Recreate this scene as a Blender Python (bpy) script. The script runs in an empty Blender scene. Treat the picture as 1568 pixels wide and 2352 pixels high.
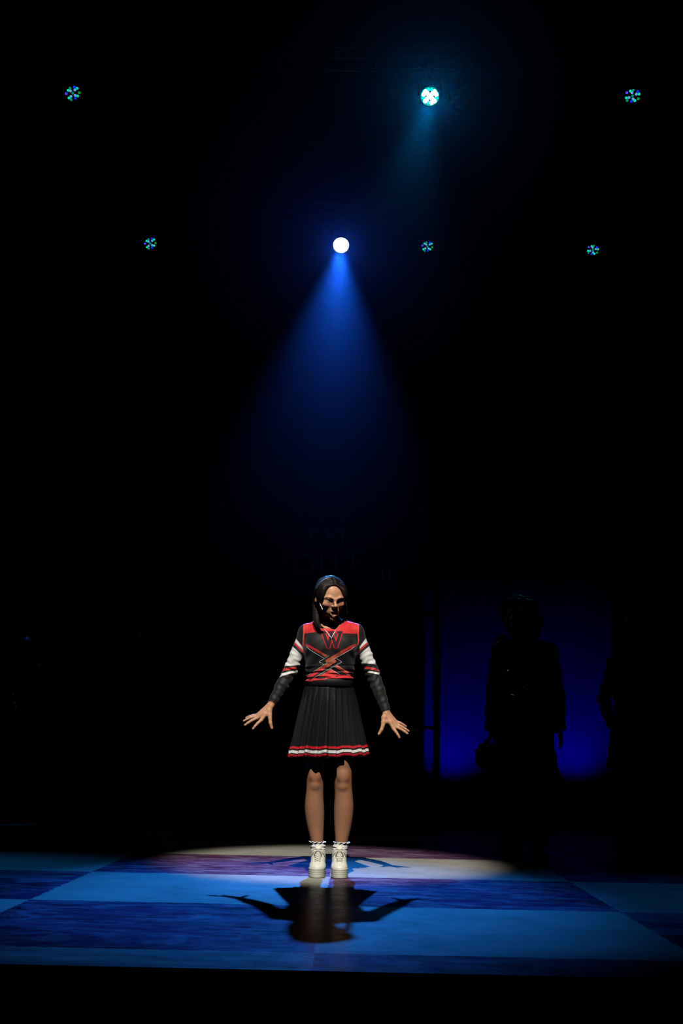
import bpy, math, random
import numpy as np
from mathutils import Vector, Matrix
random.seed(4); RNG = np.random.RandomState(7)
SC = bpy.context.scene; COL = SC.collection
PI = math.pi

# ------------------------------------------------------------------ camera
F = 2772.0; CAM = np.array([0.0, -6.85, 0.65])
YAW, PITCH, ROLL = math.radians(.85), math.radians(11.35), math.radians(1.1)
FW = np.array([-math.sin(YAW)*math.cos(PITCH), math.cos(YAW)*math.cos(PITCH), math.sin(PITCH)])
_r = np.array([math.cos(YAW), math.sin(YAW), 0]); _u = np.cross(_r, FW)
RT = _r*math.cos(ROLL) + _u*math.sin(ROLL); UP = -_r*math.sin(ROLL) + _u*math.cos(ROLL)
cd = bpy.data.cameras.new('camera'); cam = bpy.data.objects.new('camera', cd); COL.objects.link(cam)
cd.sensor_width = 36; cd.lens = F/2352*36; cd.clip_end = 200
cam.matrix_world = Matrix(((RT[0], UP[0], -FW[0], CAM[0]), (RT[1], UP[1], -FW[1], CAM[1]), (RT[2], UP[2], -FW[2], CAM[2]), (0, 0, 0, 1)))
SC.camera = cam
def at(px, py, Y):
    """point at depth Y seen at a pixel of the 1568x2352 frame"""
    d = FW + RT*(px-784)/F - UP*(py-1176)/F
    return CAM + d*(Y-CAM[1])/d[1]
def A(px, py, Y): return tuple(at(px, py, Y))

# ------------------------------------------------------------------ world, exposure
w = bpy.data.worlds.new('world'); SC.world = w; w.use_nodes = True
w.node_tree.nodes['Background'].inputs[0].default_value = (0, 0, 0, 1)
w.node_tree.nodes['Background'].inputs[1].default_value = 0
vs = SC.view_settings; vs.view_transform = 'Standard'; vs.look = 'None'; vs.exposure = 0; vs.gamma = 1; vs.use_curve_mapping = False
SC.cycles.volume_bounces = 0; SC.cycles.max_bounces = 6; SC.cycles.diffuse_bounces = 0
SC.cycles.use_denoising = True

# ------------------------------------------------------------------ lights
def spot(name, loc, target, power, color, half_deg, blend, radius=.08):
    l = bpy.data.lights.new(name, 'SPOT'); l.energy = power; l.color = color
    l.spot_size = math.radians(2*half_deg); l.spot_blend = blend; l.shadow_soft_size = radius
    o = bpy.data.objects.new(name, l); COL.objects.link(o); o.location = loc
    o.rotation_euler = (Vector(target)-Vector(loc)).to_track_quat('-Z', 'Y').to_euler()
    return o
YB, YN = 7.3, 4.5                    # depth of the two lamp bars
P_MAIN, P_TEAL = A(783, 563, YB), A(987, 221, YN)
def toward(p, t, d):
    v = Vector(t)-Vector(p); return tuple(Vector(p)+v.normalized()*d)
T_MAIN = (-.3, -.75, 0)
T_TEAL = (-.25, -5.3, 0)
spot('blue_backlight', toward(P_MAIN, T_MAIN, .14), T_MAIN, 10500, (.016, .225, 1.0), 8.9, 1.0, .07)
spot('blue_backlight_core', toward(P_MAIN, T_MAIN, .14), (-.25, -.4, 0), 5000, (.05, .25, 1.0), 3.8, 1.0, .07)
spot('blue_spill', toward(P_MAIN, T_MAIN, .17), tuple(CAM), 110, (.01, .16, 1.0), 14, 1.0, .06)
spot('teal_spill', toward(P_TEAL, T_TEAL, .17), tuple(CAM), 130, (.0, .40, .80), 9, 1.0, .06)
# the dim blue and green lamps, faint backlight on the figures in the dark
P_DL, P_DR = A(345, 559, YB), A(1361, 574, YB)
spot('dim_blue_backlight', toward(P_DL, A(56, 1560, 4.6), .14), A(56, 1560, 4.6), 130, (.02, .22, 1), 4.5, 1.0, .05)
spot('dim_teal_backlight', toward(P_DR, A(1170, 1480, 2.1), .14), A(1170, 1480, 2.1), 110, (0, .30, .55), 3.5, 1.0, .05)
spot('added_lettering_fill', (-.3, 4.2, 7.2), A(790, 1290, 6.0), 32, (.02, .22, 1), 15, 1.0, .05)  # added light without a fixture, so the wall lettering shows faintly
# added unseen lights above the frame, filling the two sides of the floor
spot('added_blue_side_fill', (-3.2, -.5, 8.6), (-2.3, -.7, 0), 800, (.0, .28, 1.0), 13, 1.0, .1)
spot('added_blue_side_fill', (2.6, -.5, 8.6), (1.5, -1.1, 0), 420, (.0, .24, 1.0), 12, 1.0, .1)
spot('teal_backlight', toward(P_TEAL, T_TEAL, .16), T_TEAL, 850, (.0, .42, .80), 3.2, 1.0, .07)
spot('follow_spot', (-.25, -8.3, 10.8), (-.15, .75, 0), 9200, (1, .94, .84), 4.6, .6, .05)
# blue floor lamps washing the cyclorama from below
spot('cyclorama_wash', A(1045, 1812, 9.95), A(1040, 1640, 10.6), 7.5, (.004, .0, 1), 50, 1.0, .05)
spot('cyclorama_wash', A(1318, 1812, 9.95), A(1322, 1640, 10.6), 7.5, (.004, .0, 1), 50, 1.0, .05)

# ------------------------------------------------------------------ materials
def mat(name, col=(.5, .5, .5), rough=.6, metal=0, spec=.5, emit=None, estr=0, attr=None, bump=None, var=0, sheen=0, sss=0):
    m = bpy.data.materials.new(name); m.use_nodes = True; nt = m.node_tree; n = nt.nodes; L = nt.links
    b = n['Principled BSDF']; b.inputs['Roughness'].default_value = rough; b.inputs['Metallic'].default_value = metal
    b.inputs['Specular IOR Level'].default_value = spec
    b.inputs['Base Color'].default_value = (*col, 1)
    if sheen: b.inputs['Sheen Weight'].default_value = sheen
    if sss:
        b.inputs['Subsurface Weight'].default_value = sss; b.inputs['Subsurface Scale'].default_value = .01
        b.inputs['Subsurface Radius'].default_value = (1, .35, .2)
    tc = n.new('ShaderNodeTexCoord'); src = None
    if attr:
        a = n.new('ShaderNodeAttribute'); a.attribute_name = attr; src = a.outputs['Color']
    if var or attr:
        nz = n.new('ShaderNodeTexNoise'); nz.inputs['Scale'].default_value = 30; nz.inputs['Detail'].default_value = 4
        L.new(tc.outputs['Object'], nz.inputs['Vector'])
        mp = n.new('ShaderNodeMapRange'); mp.inputs[3].default_value = 1-(var or .08); mp.inputs[4].default_value = 1+(var or .08)
        L.new(nz.outputs['Fac'], mp.inputs[0])
        mx = n.new('ShaderNodeVectorMath'); mx.operation = 'SCALE'
        if src: L.new(src, mx.inputs[0])
        else: mx.inputs[0].default_value = col
        L.new(mp.outputs[0], mx.inputs['Scale']); L.new(mx.outputs[0], b.inputs['Base Color'])
    if bump:
        nz = n.new('ShaderNodeTexNoise'); nz.inputs['Scale'].default_value = bump[0]; nz.inputs['Detail'].default_value = 3
        L.new(tc.outputs['Object'], nz.inputs['Vector'])
        bp = n.new('ShaderNodeBump'); bp.inputs['Strength'].default_value = bump[1]; bp.inputs['Distance'].default_value = bump[2]
        L.new(nz.outputs['Fac'], bp.inputs['Height']); L.new(bp.outputs[0], b.inputs['Normal'])
    if emit:
        b.inputs['Emission Color'].default_value = (*emit, 1); b.inputs['Emission Strength'].default_value = estr
    return m
M_BLACK = mat('matte_black_paint', (.006, .006, .006), .85, spec=.02, var=.2)
M_DRAPE = mat('black_serge', (.003, .003, .003), .95, spec=.0, var=.2)
M_METAL = mat('dark_metal', (.02, .02, .02), .5, metal=.6, var=.1)
M_SKIN = mat('skin', rough=.5, attr='paint', spec=.35, sss=.12, bump=(400, .08, .001))
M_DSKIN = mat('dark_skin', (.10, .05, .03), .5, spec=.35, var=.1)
M_TOP = mat('stretch_fabric', rough=.62, attr='paint', spec=.3, bump=(220, .25, .001), sheen=.08)
M_SKIRT = mat('black_satin', (.009, .0095, .011), .31, spec=.95, var=.1)
M_SRED = mat('red_ribbon', (.62, .012, .02), .5, var=.08)
M_SWHITE = mat('white_ribbon', (.75, .75, .73), .5, var=.05)
M_HAIR = mat('dark_brown_hair', (.013, .0065, .004), .45, spec=.42, var=.3)
M_SHOE = mat('cream_leather', (.70, .71, .62), .45, var=.04, bump=(300, .1, .001))
M_SOLE = mat('cream_rubber', (.60, .60, .51), .6, var=.06)
M_LACE = mat('cream_cotton', (.68, .67, .54), .8, var=.06, bump=(900, .3, .001))
M_SOCK = mat('white_cotton', (.78, .79, .80), .85, var=.04, bump=(500, .3, .001))
M_SILVER = mat('silver', (.85, .85, .85), .25, metal=1)
M_BEIGE = mat('beige_plastic', (.85, .70, .58), .4)
M_BROW = mat('brow_hair', (.055, .028, .015), .6, spec=.2)
M_HAIRD = mat('shaded_hair', (.008, .005, .004), .55, spec=.22, var=.2)
M_EYE = mat('eye_white', (.5, .46, .42), .2)
M_IRIS = mat('dark_iris', (.02, .01, .006), .15)
M_LIP = mat('lip', (.50, .13, .13), .35, spec=.5)
M_TEETH = mat('teeth', (.6, .56, .48), .3)
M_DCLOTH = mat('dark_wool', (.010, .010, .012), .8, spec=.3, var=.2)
M_DSHIRT = mat('dim_grey_cotton', (.25, .28, .27), .8, var=.1)
M_GLINT = mat('polished_metal', (.8, .85, .9), .18, metal=1)

def floor_material():
    m = bpy.data.materials.new('painted_checker_boards'); m.use_nodes = True; nt = m.node_tree; n = nt.nodes; L = nt.links
    b = n['Principled BSDF']; tc = n.new('ShaderNodeTexCoord'); P = tc.outputs['Object']
    def math_(op, a, bb=None, c=None):
        k = n.new('ShaderNodeMath'); k.operation = op
        for i, v in enumerate((a, bb, c)):
            if v is None: continue
            if isinstance(v, (int, float)): k.inputs[i].default_value = v
            else: L.new(v, k.inputs[i])
        return k.outputs[0]
    def noise(scale, detail=5, rough=.6, sc=(1, 1, 1), dist=0):
        mp = n.new('ShaderNodeMapping'); mp.inputs['Scale'].default_value = sc; L.new(P, mp.inputs[0])
        k = n.new('ShaderNodeTexNoise'); k.inputs['Scale'].default_value = scale; k.inputs['Detail'].default_value = detail
        k.inputs['Roughness'].default_value = rough; k.inputs['Distortion'].default_value = dist
        L.new(mp.outputs[0], k.inputs['Vector']); return k.outputs['Fac']
    def ramp(v, a, bb):
        k = n.new('ShaderNodeMapRange'); k.clamp = True; L.new(v, k.inputs[0])
        k.inputs[1].default_value = a; k.inputs[2].default_value = bb; return k.outputs[0]
    def mixc(f, a, bb):
        k = n.new('ShaderNodeMix'); k.data_type = 'RGBA'
        if isinstance(f, float): k.inputs[0].default_value = f
        else: L.new(f, k.inputs[0])
        for i, v in ((6, a), (7, bb)):
            if isinstance(v, tuple): k.inputs[i].default_value = (*v, 1)
            else: L.new(v, k.inputs[i])
        return k.outputs[2]
    sp = n.new('ShaderNodeSeparateXYZ'); L.new(P, sp.inputs[0])
    u = math_('DIVIDE', math_('ADD', sp.outputs[0], .125), 1.29); v = math_('DIVIDE', math_('ADD', sp.outputs[1], .065), 1.28)
    par = math_('MODULO', math_('ADD', math_('ADD', math_('FLOOR', u), math_('FLOOR', v)), 200), 2)   # 1 = maroon
    # pale boards: cream with grime flecks; a little yellowing
    g1 = ramp(noise(3.2, 6, .65), .40, .68); g2 = ramp(noise(26, 4, .7, (.6, 1, 1)), .60, .72); g3 = ramp(noise(70, 2, .5), .66, .74)
    pale = mixc(g1, (.33, .325, .28), (.25, .245, .21)); pale = mixc(math_('MULTIPLY', g2, .20), pale, (.10, .09, .08))
    pale = mixc(math_('MULTIPLY', g3, .35), pale, (.07, .06, .06))
    # maroon boards: dry brushed streaks and pale scuffs
    s1 = ramp(noise(3.6, 8, .66, (.75, 1.25, 1), 1.3), .46, .66); s2 = ramp(noise(11, 6, .7, (.45, 1.2, 1), .8), .50, .70); dk = ramp(noise(2.2, 5, .6, (.7, 1.2, 1), .6), .42, .66)
    mar = mixc(dk, (.090, .028, .088), (.045, .010, .026)); mar = mixc(math_('MULTIPLY', s1, .6), mar, (.26, .21, .30)); mar = mixc(math_('MULTIPLY', s2, .4), mar, (.34, .29, .33))
    col = mixc(par, pale, mar)
    # grubby front strip
    fs = math_('LESS_THAN', sp.outputs[1], -2.63); fz = ramp(noise(4, 6, .7, (.3, 1.6, 1), .5), .38, .58)
    col = mixc(math_('MULTIPLY', math_('MULTIPLY', fs, fz), .75), col, (.09, .06, .07))
    # joints between the boards
    def edge(t):
        fr = math_('FRACT', t); d = math_('MINIMUM', fr, math_('SUBTRACT', 1, fr)); return math_('LESS_THAN', d, .0028)
    jt = math_('MAXIMUM', edge(u), edge(v)); sc_ = ramp(noise(22, 4, .7), .45, .6)
    col = mixc(math_('MULTIPLY', jt, .8), col, mixc(sc_, (.05, .04, .04), (.45, .42, .38)))
    L.new(col, b.inputs['Base Color'])
    rg = n.new('ShaderNodeMapRange'); L.new(noise(9, 5, .6), rg.inputs[0]); rg.inputs[1].default_value = .3; rg.inputs[2].default_value = .7; rg.inputs[3].default_value = .20; rg.inputs[4].default_value = .34
    L.new(rg.outputs[0], b.inputs['Roughness']); b.inputs['Specular IOR Level'].default_value = .22
    bp = n.new('ShaderNodeBump'); bp.inputs['Strength'].default_value = .15; bp.inputs['Distance'].default_value = .001
    L.new(noise(60, 6, .7, (.5, 1, 1)), bp.inputs['Height']); L.new(bp.outputs[0], b.inputs['Normal'])
    df = n.new('ShaderNodeBsdfDiffuse'); L.new(col, df.inputs[0]); ms = n.new('ShaderNodeMixShader'); ms.inputs[0].default_value = .26
    L.new(df.outputs[0], ms.inputs[1]); L.new(b.outputs[0], ms.inputs[2]); L.new(ms.outputs[0], n['Material Output'].inputs['Surface'])
    return m

# ------------------------------------------------------------------ mesh helpers
def tag(o, label=None, cat=None, group=None, kind=None):
    if label: o['label'] = label
    if cat: o['category'] = cat
    if group: o['group'] = group
    if kind: o['kind'] = kind
    return o
def empty(name, loc=(0, 0, 0)):
    o = bpy.data.objects.new(name, None); COL.objects.link(o); o.location = loc; o.empty_display_size = .1
    return o
def link(name, me, parent=None, mats=()):
    for m in (mats if isinstance(mats, (list, tuple)) else (mats,)): me.materials.append(m)
    o = bpy.data.objects.new(name, me); COL.objects.link(o)
    if parent is not None:
        o.parent = parent
        if parent.type == 'EMPTY': o.matrix_parent_inverse = Matrix.Translation(parent.location).inverted()
    return o
class MB:
    """collects verts and faces of one object, in world coordinates"""
    def __init__(s): s.v = []; s.f = []; s.mi = []
    def add(s, vs_, fs_, mi=0):
        k = len(s.v); s.v += [tuple(map(float, p)) for p in vs_]; s.f += [tuple(i+k for i in f) for f in fs_]; s.mi += [mi]*len(fs_)
        return s
    def box(s, lo, hi, mi=0, bev=0):
        x0, y0, z0 = lo; x1, y1, z1 = hi
        return s.add([(x0, y0, z0), (x1, y0, z0), (x1, y1, z0), (x0, y1, z0), (x0, y0, z1), (x1, y0, z1), (x1, y1, z1), (x0, y1, z1)],
                     [(0, 3, 2, 1), (4, 5, 6, 7), (0, 1, 5, 4), (1, 2, 6, 5), (2, 3, 7, 6), (3, 0, 4, 7)], mi)
    def tube(s, pts, r, n=8, mi=0, flat=None, close=False):
        pts = [Vector(p) for p in pts]; N = len(pts); rs = r if isinstance(r, (list, tuple, np.ndarray)) else [r]*N
        vs_ = []; ref = None
        for i, p in enumerate(pts):
            if close: t = pts[(i+1) % N]-pts[i-1]
            else: t = pts[min(i+1, N-1)]-pts[max(i-1, 0)]
            if t.length < 1e-9: t = Vector((0, 0, 1))
            t.normalize()
            if ref is None: ref = Vector((0, 1, 0)) if abs(t.y) < .9 else Vector((1, 0, 0))
            a = (ref - t*ref.dot(t)); a = a.normalized() if a.length > 1e-6 else t.orthogonal().normalized()
            ref = a; b = t.cross(a)
            for k in range(n):
                q = 2*PI*k/n; fa = flat if flat else 1
                vs_.append(p + a*math.cos(q)*rs[i]*fa + b*math.sin(q)*rs[i])
        fs_ = []
        for i in range(N if close else N-1):
            j = (i+1) % N
            for k in range(n): fs_.append((i*n+k, i*n+(k+1) % n, j*n+(k+1) % n, j*n+k))
        if not close: fs_ += [tuple(range(n))[::-1], tuple((N-1)*n+k for k in range(n))]
        return s.add(vs_, fs_, mi)
    def lathe(s, prof, c, axis, n=32, mi=0):
        """profile of (radius, distance along the axis)"""
        ax = Vector(axis).normalized(); a = ax.orthogonal().normalized(); b = ax.cross(a); c = Vector(c); vs_ = []
        for r, h in prof:
            for k in range(n): vs_.append(c+ax*h+(a*math.cos(2*PI*k/n)+b*math.sin(2*PI*k/n))*max(r, 1e-5))
        fs_ = [(i*n+k, i*n+(k+1) % n, (i+1)*n+(k+1) % n, (i+1)*n+k) for i in range(len(prof)-1) for k in range(n)]
        return s.add(vs_, fs_, mi)
    def build(s, name, mats, parent=None, smooth=True, auto=None):
        me = bpy.data.meshes.new(name); me.from_pydata(s.v, [], s.f); me.polygons.foreach_set('material_index', s.mi)
        if smooth: me.polygons.foreach_set('use_smooth', [True]*len(s.f))
        me.update(); o = link(name, me, parent, mats)
        if auto and smooth:
            try: me.set_sharp_from_angle(angle=math.radians(auto))
            except Exception: pass
        return o

# ------------------------------------------------------------------ implicit surfaces -> one continuous mesh
def smin(a, b, k):
    h = np.clip(.5+.5*(b-a)/k, 0, 1); return b+(a-b)*h-k*h*(1-h)
def smax(a, b, k): return -smin(-a, -b, k)
class SDF:
    def __init__(s, M=None): s.p = []; s.M = M; s.post = None
    def _add(s, f, c, r, k, op):
        if s.M is not None:
            R, T = s.M; g = f; f = lambda P, g=g, R=R, T=T: g((P-T)@R); c = R@np.array(c, float)+T
        s.p.append((f, np.array(c, float), float(r), k, op)); return s
    def cone(s, a, b, ra, rb, k=.01, op='u', sq=None):
        a = np.array(a, float); b = np.array(b, float); ba = b-a; L2 = max(float(ba@ba), 1e-12)
        def f(P):
            t = np.clip((P-a)@ba/L2, 0, 1); return np.linalg.norm(P-a-t[:, None]*ba, axis=1)-(ra+(rb-ra)*t)
        return s._add(f, (a+b)/2, math.sqrt(L2)/2+max(ra, rb), k, op)
    def chain(s, pts, rs, k=.01, op='u'):
        for i in range(len(pts)-1): s.cone(pts[i], pts[i+1], rs[i], rs[i+1], k, op)
        return s
    def ell(s, c, r, k=.01, op='u', rot=None):
        c = np.array(c, float); r = np.array(r, float); R = None if rot is None else np.array(Matrix.Rotation(rot[0], 3, rot[1]))
        def f(P):
            q = P-c
            if R is not None: q = q@R
            k0 = np.linalg.norm(q/r, axis=1); k1 = np.linalg.norm(q/(r*r), axis=1); return k0*(k0-1)/np.maximum(k1, 1e-6)
        return s._add(f, c, max(r), k, op)
    def loft(s, rows, k=.02, op='u', e=2.0):
        """rows of (z, cx, cy, a, b): elliptical sections"""
        R = np.array(rows, float); R = R[np.argsort(R[:, 0])]; z0, z1 = R[0, 0], R[-1, 0]
        def f(P):
            z = np.clip(P[:, 2], z0, z1); cx, cy, a, b = (np.interp(z, R[:, 0], R[:, i]) for i in (1, 2, 3, 4))
            x = np.abs(P[:, 0]-cx)/a; y = np.abs(P[:, 1]-cy)/b
            q = (x**e+y**e)**(1/e); g = np.sqrt((x/a)**2+(y/b)**2)/np.maximum(np.sqrt(x*x+y*y), 1e-6)
            d = (q-1)/np.maximum(g, 1e-3)
            dz = np.maximum(z0-P[:, 2], P[:, 2]-z1); return np.where(dz > 0, np.sqrt(np.maximum(d, 0)**2+dz**2)+np.minimum(d, 0)*0, np.maximum(d, dz))
        c = (R[:, 1].mean(), R[:, 2].mean(), (z0+z1)/2); rr = math.hypot((z1-z0)/2, max(R[:, 3].max(), R[:, 4].max())+.03)
        return s._add(f, c, rr, k, op)
    def fn(s, f, c, r, k, op): return s._add(f, c, r, k, op)
    def ev(s, P, c=None, rad=0):
        d = np.full(len(P), .5)
        for f, pc, pr, k, op in s.p:
            if c is not None and np.linalg.norm(pc-c) > pr+rad+.035+k: continue
            e = f(P)
            if op == 'u': d = smin(d, e, k)
            elif op == 's': d = smax(d, -e, k)
            else: d = smax(d, e, k)
        return d if s.post is None else s.post(P, d)
    def mesh(s, h, lo, hi, name, mats, parent=None, paint=None):
        lo = np.array(lo, float); hi = np.array(hi, float); B = 8; bs = B*h
        nb = np.ceil((hi-lo)/bs).astype(int); N = nb*B+2
        ii = np.stack(np.meshgrid(*[np.arange(x) for x in nb], indexing='ij'), -1).reshape(-1, 3)
        bc = lo+(ii+.5)*bs
        sup = ii//6; key = sup[:, 0]*10**6+sup[:, 1]*10**3+sup[:, 2]; order = np.argsort(key, kind='stable'); groups = np.split(order, np.flatnonzero(np.diff(key[order]))+1)
        loc = np.stack(np.meshgrid(*[np.arange(B+2)]*3, indexing='ij'), -1).reshape(-1, 3)
        V = []; K = []; Q = []
        def cell_key(c): return (c[..., 0]*N[1]+c[..., 1])*N[2]+c[..., 2]
        for g in groups:
            gc = bc[g].mean(0); gr = bs*6*.87+bs
            d = s.ev(bc[g], gc, gr); act = g[np.abs(d) < bs*.87*1.35+h*2+.006]
            for b0 in range(0, len(act), 64):
                ab = act[b0:b0+64]; org = ii[ab]*B
                pts = lo+(org[:, None, :]+loc[None])*h
                val = s.ev(pts.reshape(-1, 3), gc, gr).reshape(len(ab), B+2, B+2, B+2)
                sg = val < 0
                for bi in np.flatnonzero(sg.any((1, 2, 3)) & ~sg.all((1, 2, 3))):
                    v = val[bi]; q = sg[bi]; o = org[bi]; C = B  # cells 0..B-1 owned by this block
                    acc = np.zeros((C, C, C, 3)); cnt = np.zeros((C, C, C))
                    for ax in range(3):
                        oth = [a for a in range(3) if a != ax]
                        for e1 in (0, 1):
                            for e2 in (0, 1):
                                st = [0, 0, 0]; st[oth[0]] = e1; st[oth[1]] = e2
                                s0 = tuple(slice(st[a], st[a]+C) for a in range(3)); st2 = list(st); st2[ax] += 1; s1 = tuple(slice(st2[a], st2[a]+C) for a in range(3))
                                x = q[s0] != q[s1]; t = np.where(x, v[s0]/np.where(x, v[s0]-v[s1], 1), 0)
                                off = np.zeros((C, C, C, 3)); off[..., oth[0]] = e1; off[..., oth[1]] = e2; off[..., ax] = t
                                acc += off*x[..., None]; cnt += x
                    on = np.argwhere(cnt > 0)
                    if len(on) == 0: continue
                    p = acc[cnt > 0]/cnt[cnt > 0][:, None]; V.append(lo+(o+on+p)*h); K.append(cell_key(o+on))
                    for ax in range(3):            # each crossed edge starting at an owned corner makes one quad
                        a1, a2 = (ax+1) % 3, (ax+2) % 3
                        st2 = [0, 0, 0]; st2[ax] = 1; s1 = tuple(slice(st2[a], st2[a]+C) for a in range(3)); s0 = (slice(0, C),)*3
                        x = np.argwhere(q[s0] != q[s1])
                        if len(x) == 0: continue
                        inside = q[s0][tuple(x.T)]; c = o+x; d1 = np.zeros(3, int); d1[a1] = 1; d2 = np.zeros(3, int); d2[a2] = 1
                        quad = np.stack([cell_key(c), cell_key(c-d1), cell_key(c-d1-d2), cell_key(c-d2)], 1)
                        quad[~inside] = quad[~inside][:, ::-1]; Q.append(quad)
        V = np.concatenate(V); K = np.concatenate(K); Q = np.concatenate(Q)
        o = np.argsort(K); Ks = K[o]; j = np.clip(np.searchsorted(Ks, Q), 0, len(Ks)-1); ok = (Ks[j] == Q).all(1); F_ = o[j[ok]]
        me = bpy.data.meshes.new(name); me.vertices.add(len(V)); me.vertices.foreach_set('co', V.astype(np.float32).ravel())
        me.loops.add(F_.size); me.loops.foreach_set('vertex_index', F_.ravel().astype(np.int32))
        me.polygons.add(len(F_)); me.polygons.foreach_set('loop_start', (np.arange(len(F_))*4).astype(np.int32))
        me.polygons.foreach_set('use_smooth', np.ones(len(F_), bool)); me.update(calc_edges=True); me.validate()
        if paint is not None:
            c = np.ones((len(V), 4), np.float32); c[:, :3] = paint(V)
            at_ = me.color_attributes.new('paint', 'FLOAT_COLOR', 'POINT'); at_.data.foreach_set('color', c.ravel())
        return link(name, me, parent, mats)
def segd(X, Y, a, b):
    a = np.array(a, float); b = np.array(b, float); d = b-a; t = np.clip(((X-a[0])*d[0]+(Y-a[1])*d[1])/(d@d), 0, 1)
    return np.hypot(X-a[0]-t*d[0], Y-a[1]-t*d[1])
def sstep(x, a, b):
    t = np.clip((x-a)/(b-a), 0, 1); return t*t*(3-2*t)

# ================================================================== THE SETTING
def struct(name, mb, m, smooth=False):
    o = mb.build(name, m, None, smooth); o['kind'] = 'structure'; return o
fl = struct('floor', MB().box((-7, -2.96, -.06), (7, 11.2, 0)), floor_material())
struct('trim_1', MB().box((-7, -2.95, -1.1), (7, -2.89, -.061)), M_BLACK)               # riser below the stage edge
struct('floor_auditorium', MB().box((-9, -14, -1.16), (9, -2.95, -1.1)), M_BLACK)
struct('wall_back', MB().box((-7, 11.0, 0), (7, 11.2, 12)), M_DRAPE)
struct('wall_left', MB().box((-7.2, -2.9, 0), (-7, 11.2, 12)), M_DRAPE)
struct('wall_right', MB().box((7, -2.9, 0), (7.2, 11.2, 12)), M_DRAPE)
struct('ceiling', MB().box((-9, -14, 12), (9, 11.2, 12.2)), M_DRAPE)

# cyclorama cloth, lit from below
cy = MB()
nx = 40; xs = [.4+i*(5.6/nx) for i in range(nx+1)]
cy.add([(x, 10.6+.015*math.sin(x*9)+(.03 if s else 0), z) for s in (0, 1) for z in (0, 5.4) for x in xs],
       [(i, i+1, nx+2+i, nx+1+i) for i in range(nx)] + [(2*(nx+1)+i+1, 2*(nx+1)+i, 3*(nx+1)+i, 3*(nx+1)+i+1) for i in range(nx)]
       + [(i+1, i, 2*(nx+1)+i, 2*(nx+1)+i+1) for i in range(nx)] + [(nx+1+i, nx+2+i, 3*(nx+1)+i+1, 3*(nx+1)+i) for i in range(nx)])
cyo = cy.build('backdrop_cloth', mat('white_muslin', (.6, .6, .62), .9, spec=0, var=.05)); tag(cyo, 'pale backdrop cloth glowing deep blue behind the standing figures at right', 'backdrop')

# black scenery wall with faint lettering, left of the gap
YF = 6.0
flat = empty('scenery_wall', (-2.4, YF, 0)); tag(flat, 'black scenery wall with faint painted handwriting behind the cheerleader', 'scenery wall')
xr = float(at(974, 1600, YF)[0])
MB().box((-6.9, YF, 0), (xr, YF+.09, 4.15)).build('panel', M_BLACK, flat, False)
M_CHALK = mat('faded_chalk_paint', (.16, .16, .17), .9, var=.3)
def letters(strokes, name):
    mb = MB()
    for st in strokes:
        pts = [at(px, py, YF-.004) for px, py in st]; mb.tube(pts, .011, 6, flat=.25)
    mb.build(name, M_CHALK, flat)
letters([[(698, 1219), (732, 1216)], [(714, 1218), (710, 1262)],
         [(726, 1262), (735, 1218), (744, 1262)], [(729, 1246), (742, 1246)],
         [(754, 1217), (752, 1262)], [(777, 1217), (754, 1240), (776, 1264)],
         [(788, 1217), (785, 1262), (806, 1262)], [(788, 1217), (808, 1216)], [(786, 1240), (802, 1239)],
         [(846, 1256), (858, 1210), (872, 1252)], [(850, 1240), (869, 1240)]], 'lettering')
ring = [(700+20*math.cos(q), 1297+24*math.sin(q)) for q in np.linspace(0, 2*PI, 22)]
letters([ring, [(738, 1278), (737, 1312), (746, 1320), (764, 1318), (770, 1306), (771, 1277)],
         [(792, 1274), (840, 1269)], [(812, 1272), (808, 1322)]], 'lettering')
letters([[(846, 1362), (860, 1318), (866, 1362)], [(850, 1346), (864, 1345)], [(878, 1308), (876, 1356), (890, 1354)], [(896, 1306), (895, 1352), (912, 1350)]], 'lettering')

# open frame right of the wall: post, rungs, sill
fr = empty('scenery_frame', (1.3, YF, 0)); tag(fr, 'black open timber frame with tall post and rungs before blue backdrop', 'scenery frame')
px0, px1 = float(at(995, 1600, YF)[0]), float(at(1010, 1600, YF)[0])
MB().box((px0, YF+.0, 0), (px1, YF+.07, 4.1)).build('post', M_BLACK, fr, False)
for zy in (1671, 1408):
    z = float(at(985, zy, YF)[2]); MB().box((xr+.002, YF+.015, z-.018), (px0-.001, YF+.055, z+.018)).build('rung', M_BLACK, fr, False)
zs = float(at(1150, 1817, YF)[2]); MB().box((px1+.001, YF, 0), (6.4, YF+.06, zs)).build('sill', M_BLACK, fr, False)
MB().box((xr+.002, YF, 0), (px0-.001, YF+.06, zs)).build('sill', M_BLACK, fr, False)
# black masking drape at the right of the gap
dr = MB(); n = 60; x0 = float(at(1408, 1600, 5.2)[0]); pts = [(x0+i*(6.8-x0)/n, 5.2+.06*math.sin(i*1.35)) for i in range(n+1)]
dr.add([(x, y+d, z) for d in (0, .012) for z in (.0, 8.5) for x, y in pts],
       [(i, i+1, n+2+i, n+1+i) for i in range(n)]+[(2*(n+1)+i+1, 2*(n+1)+i, 3*(n+1)+i, 3*(n+1)+i+1) for i in range(n)]+[(0, n+1, 3*(n+1), 2*(n+1))])
tag(dr.build('stage_curtain', M_DRAPE), 'black masking curtain hanging at right edge of the blue backdrop', 'curtain')

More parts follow.
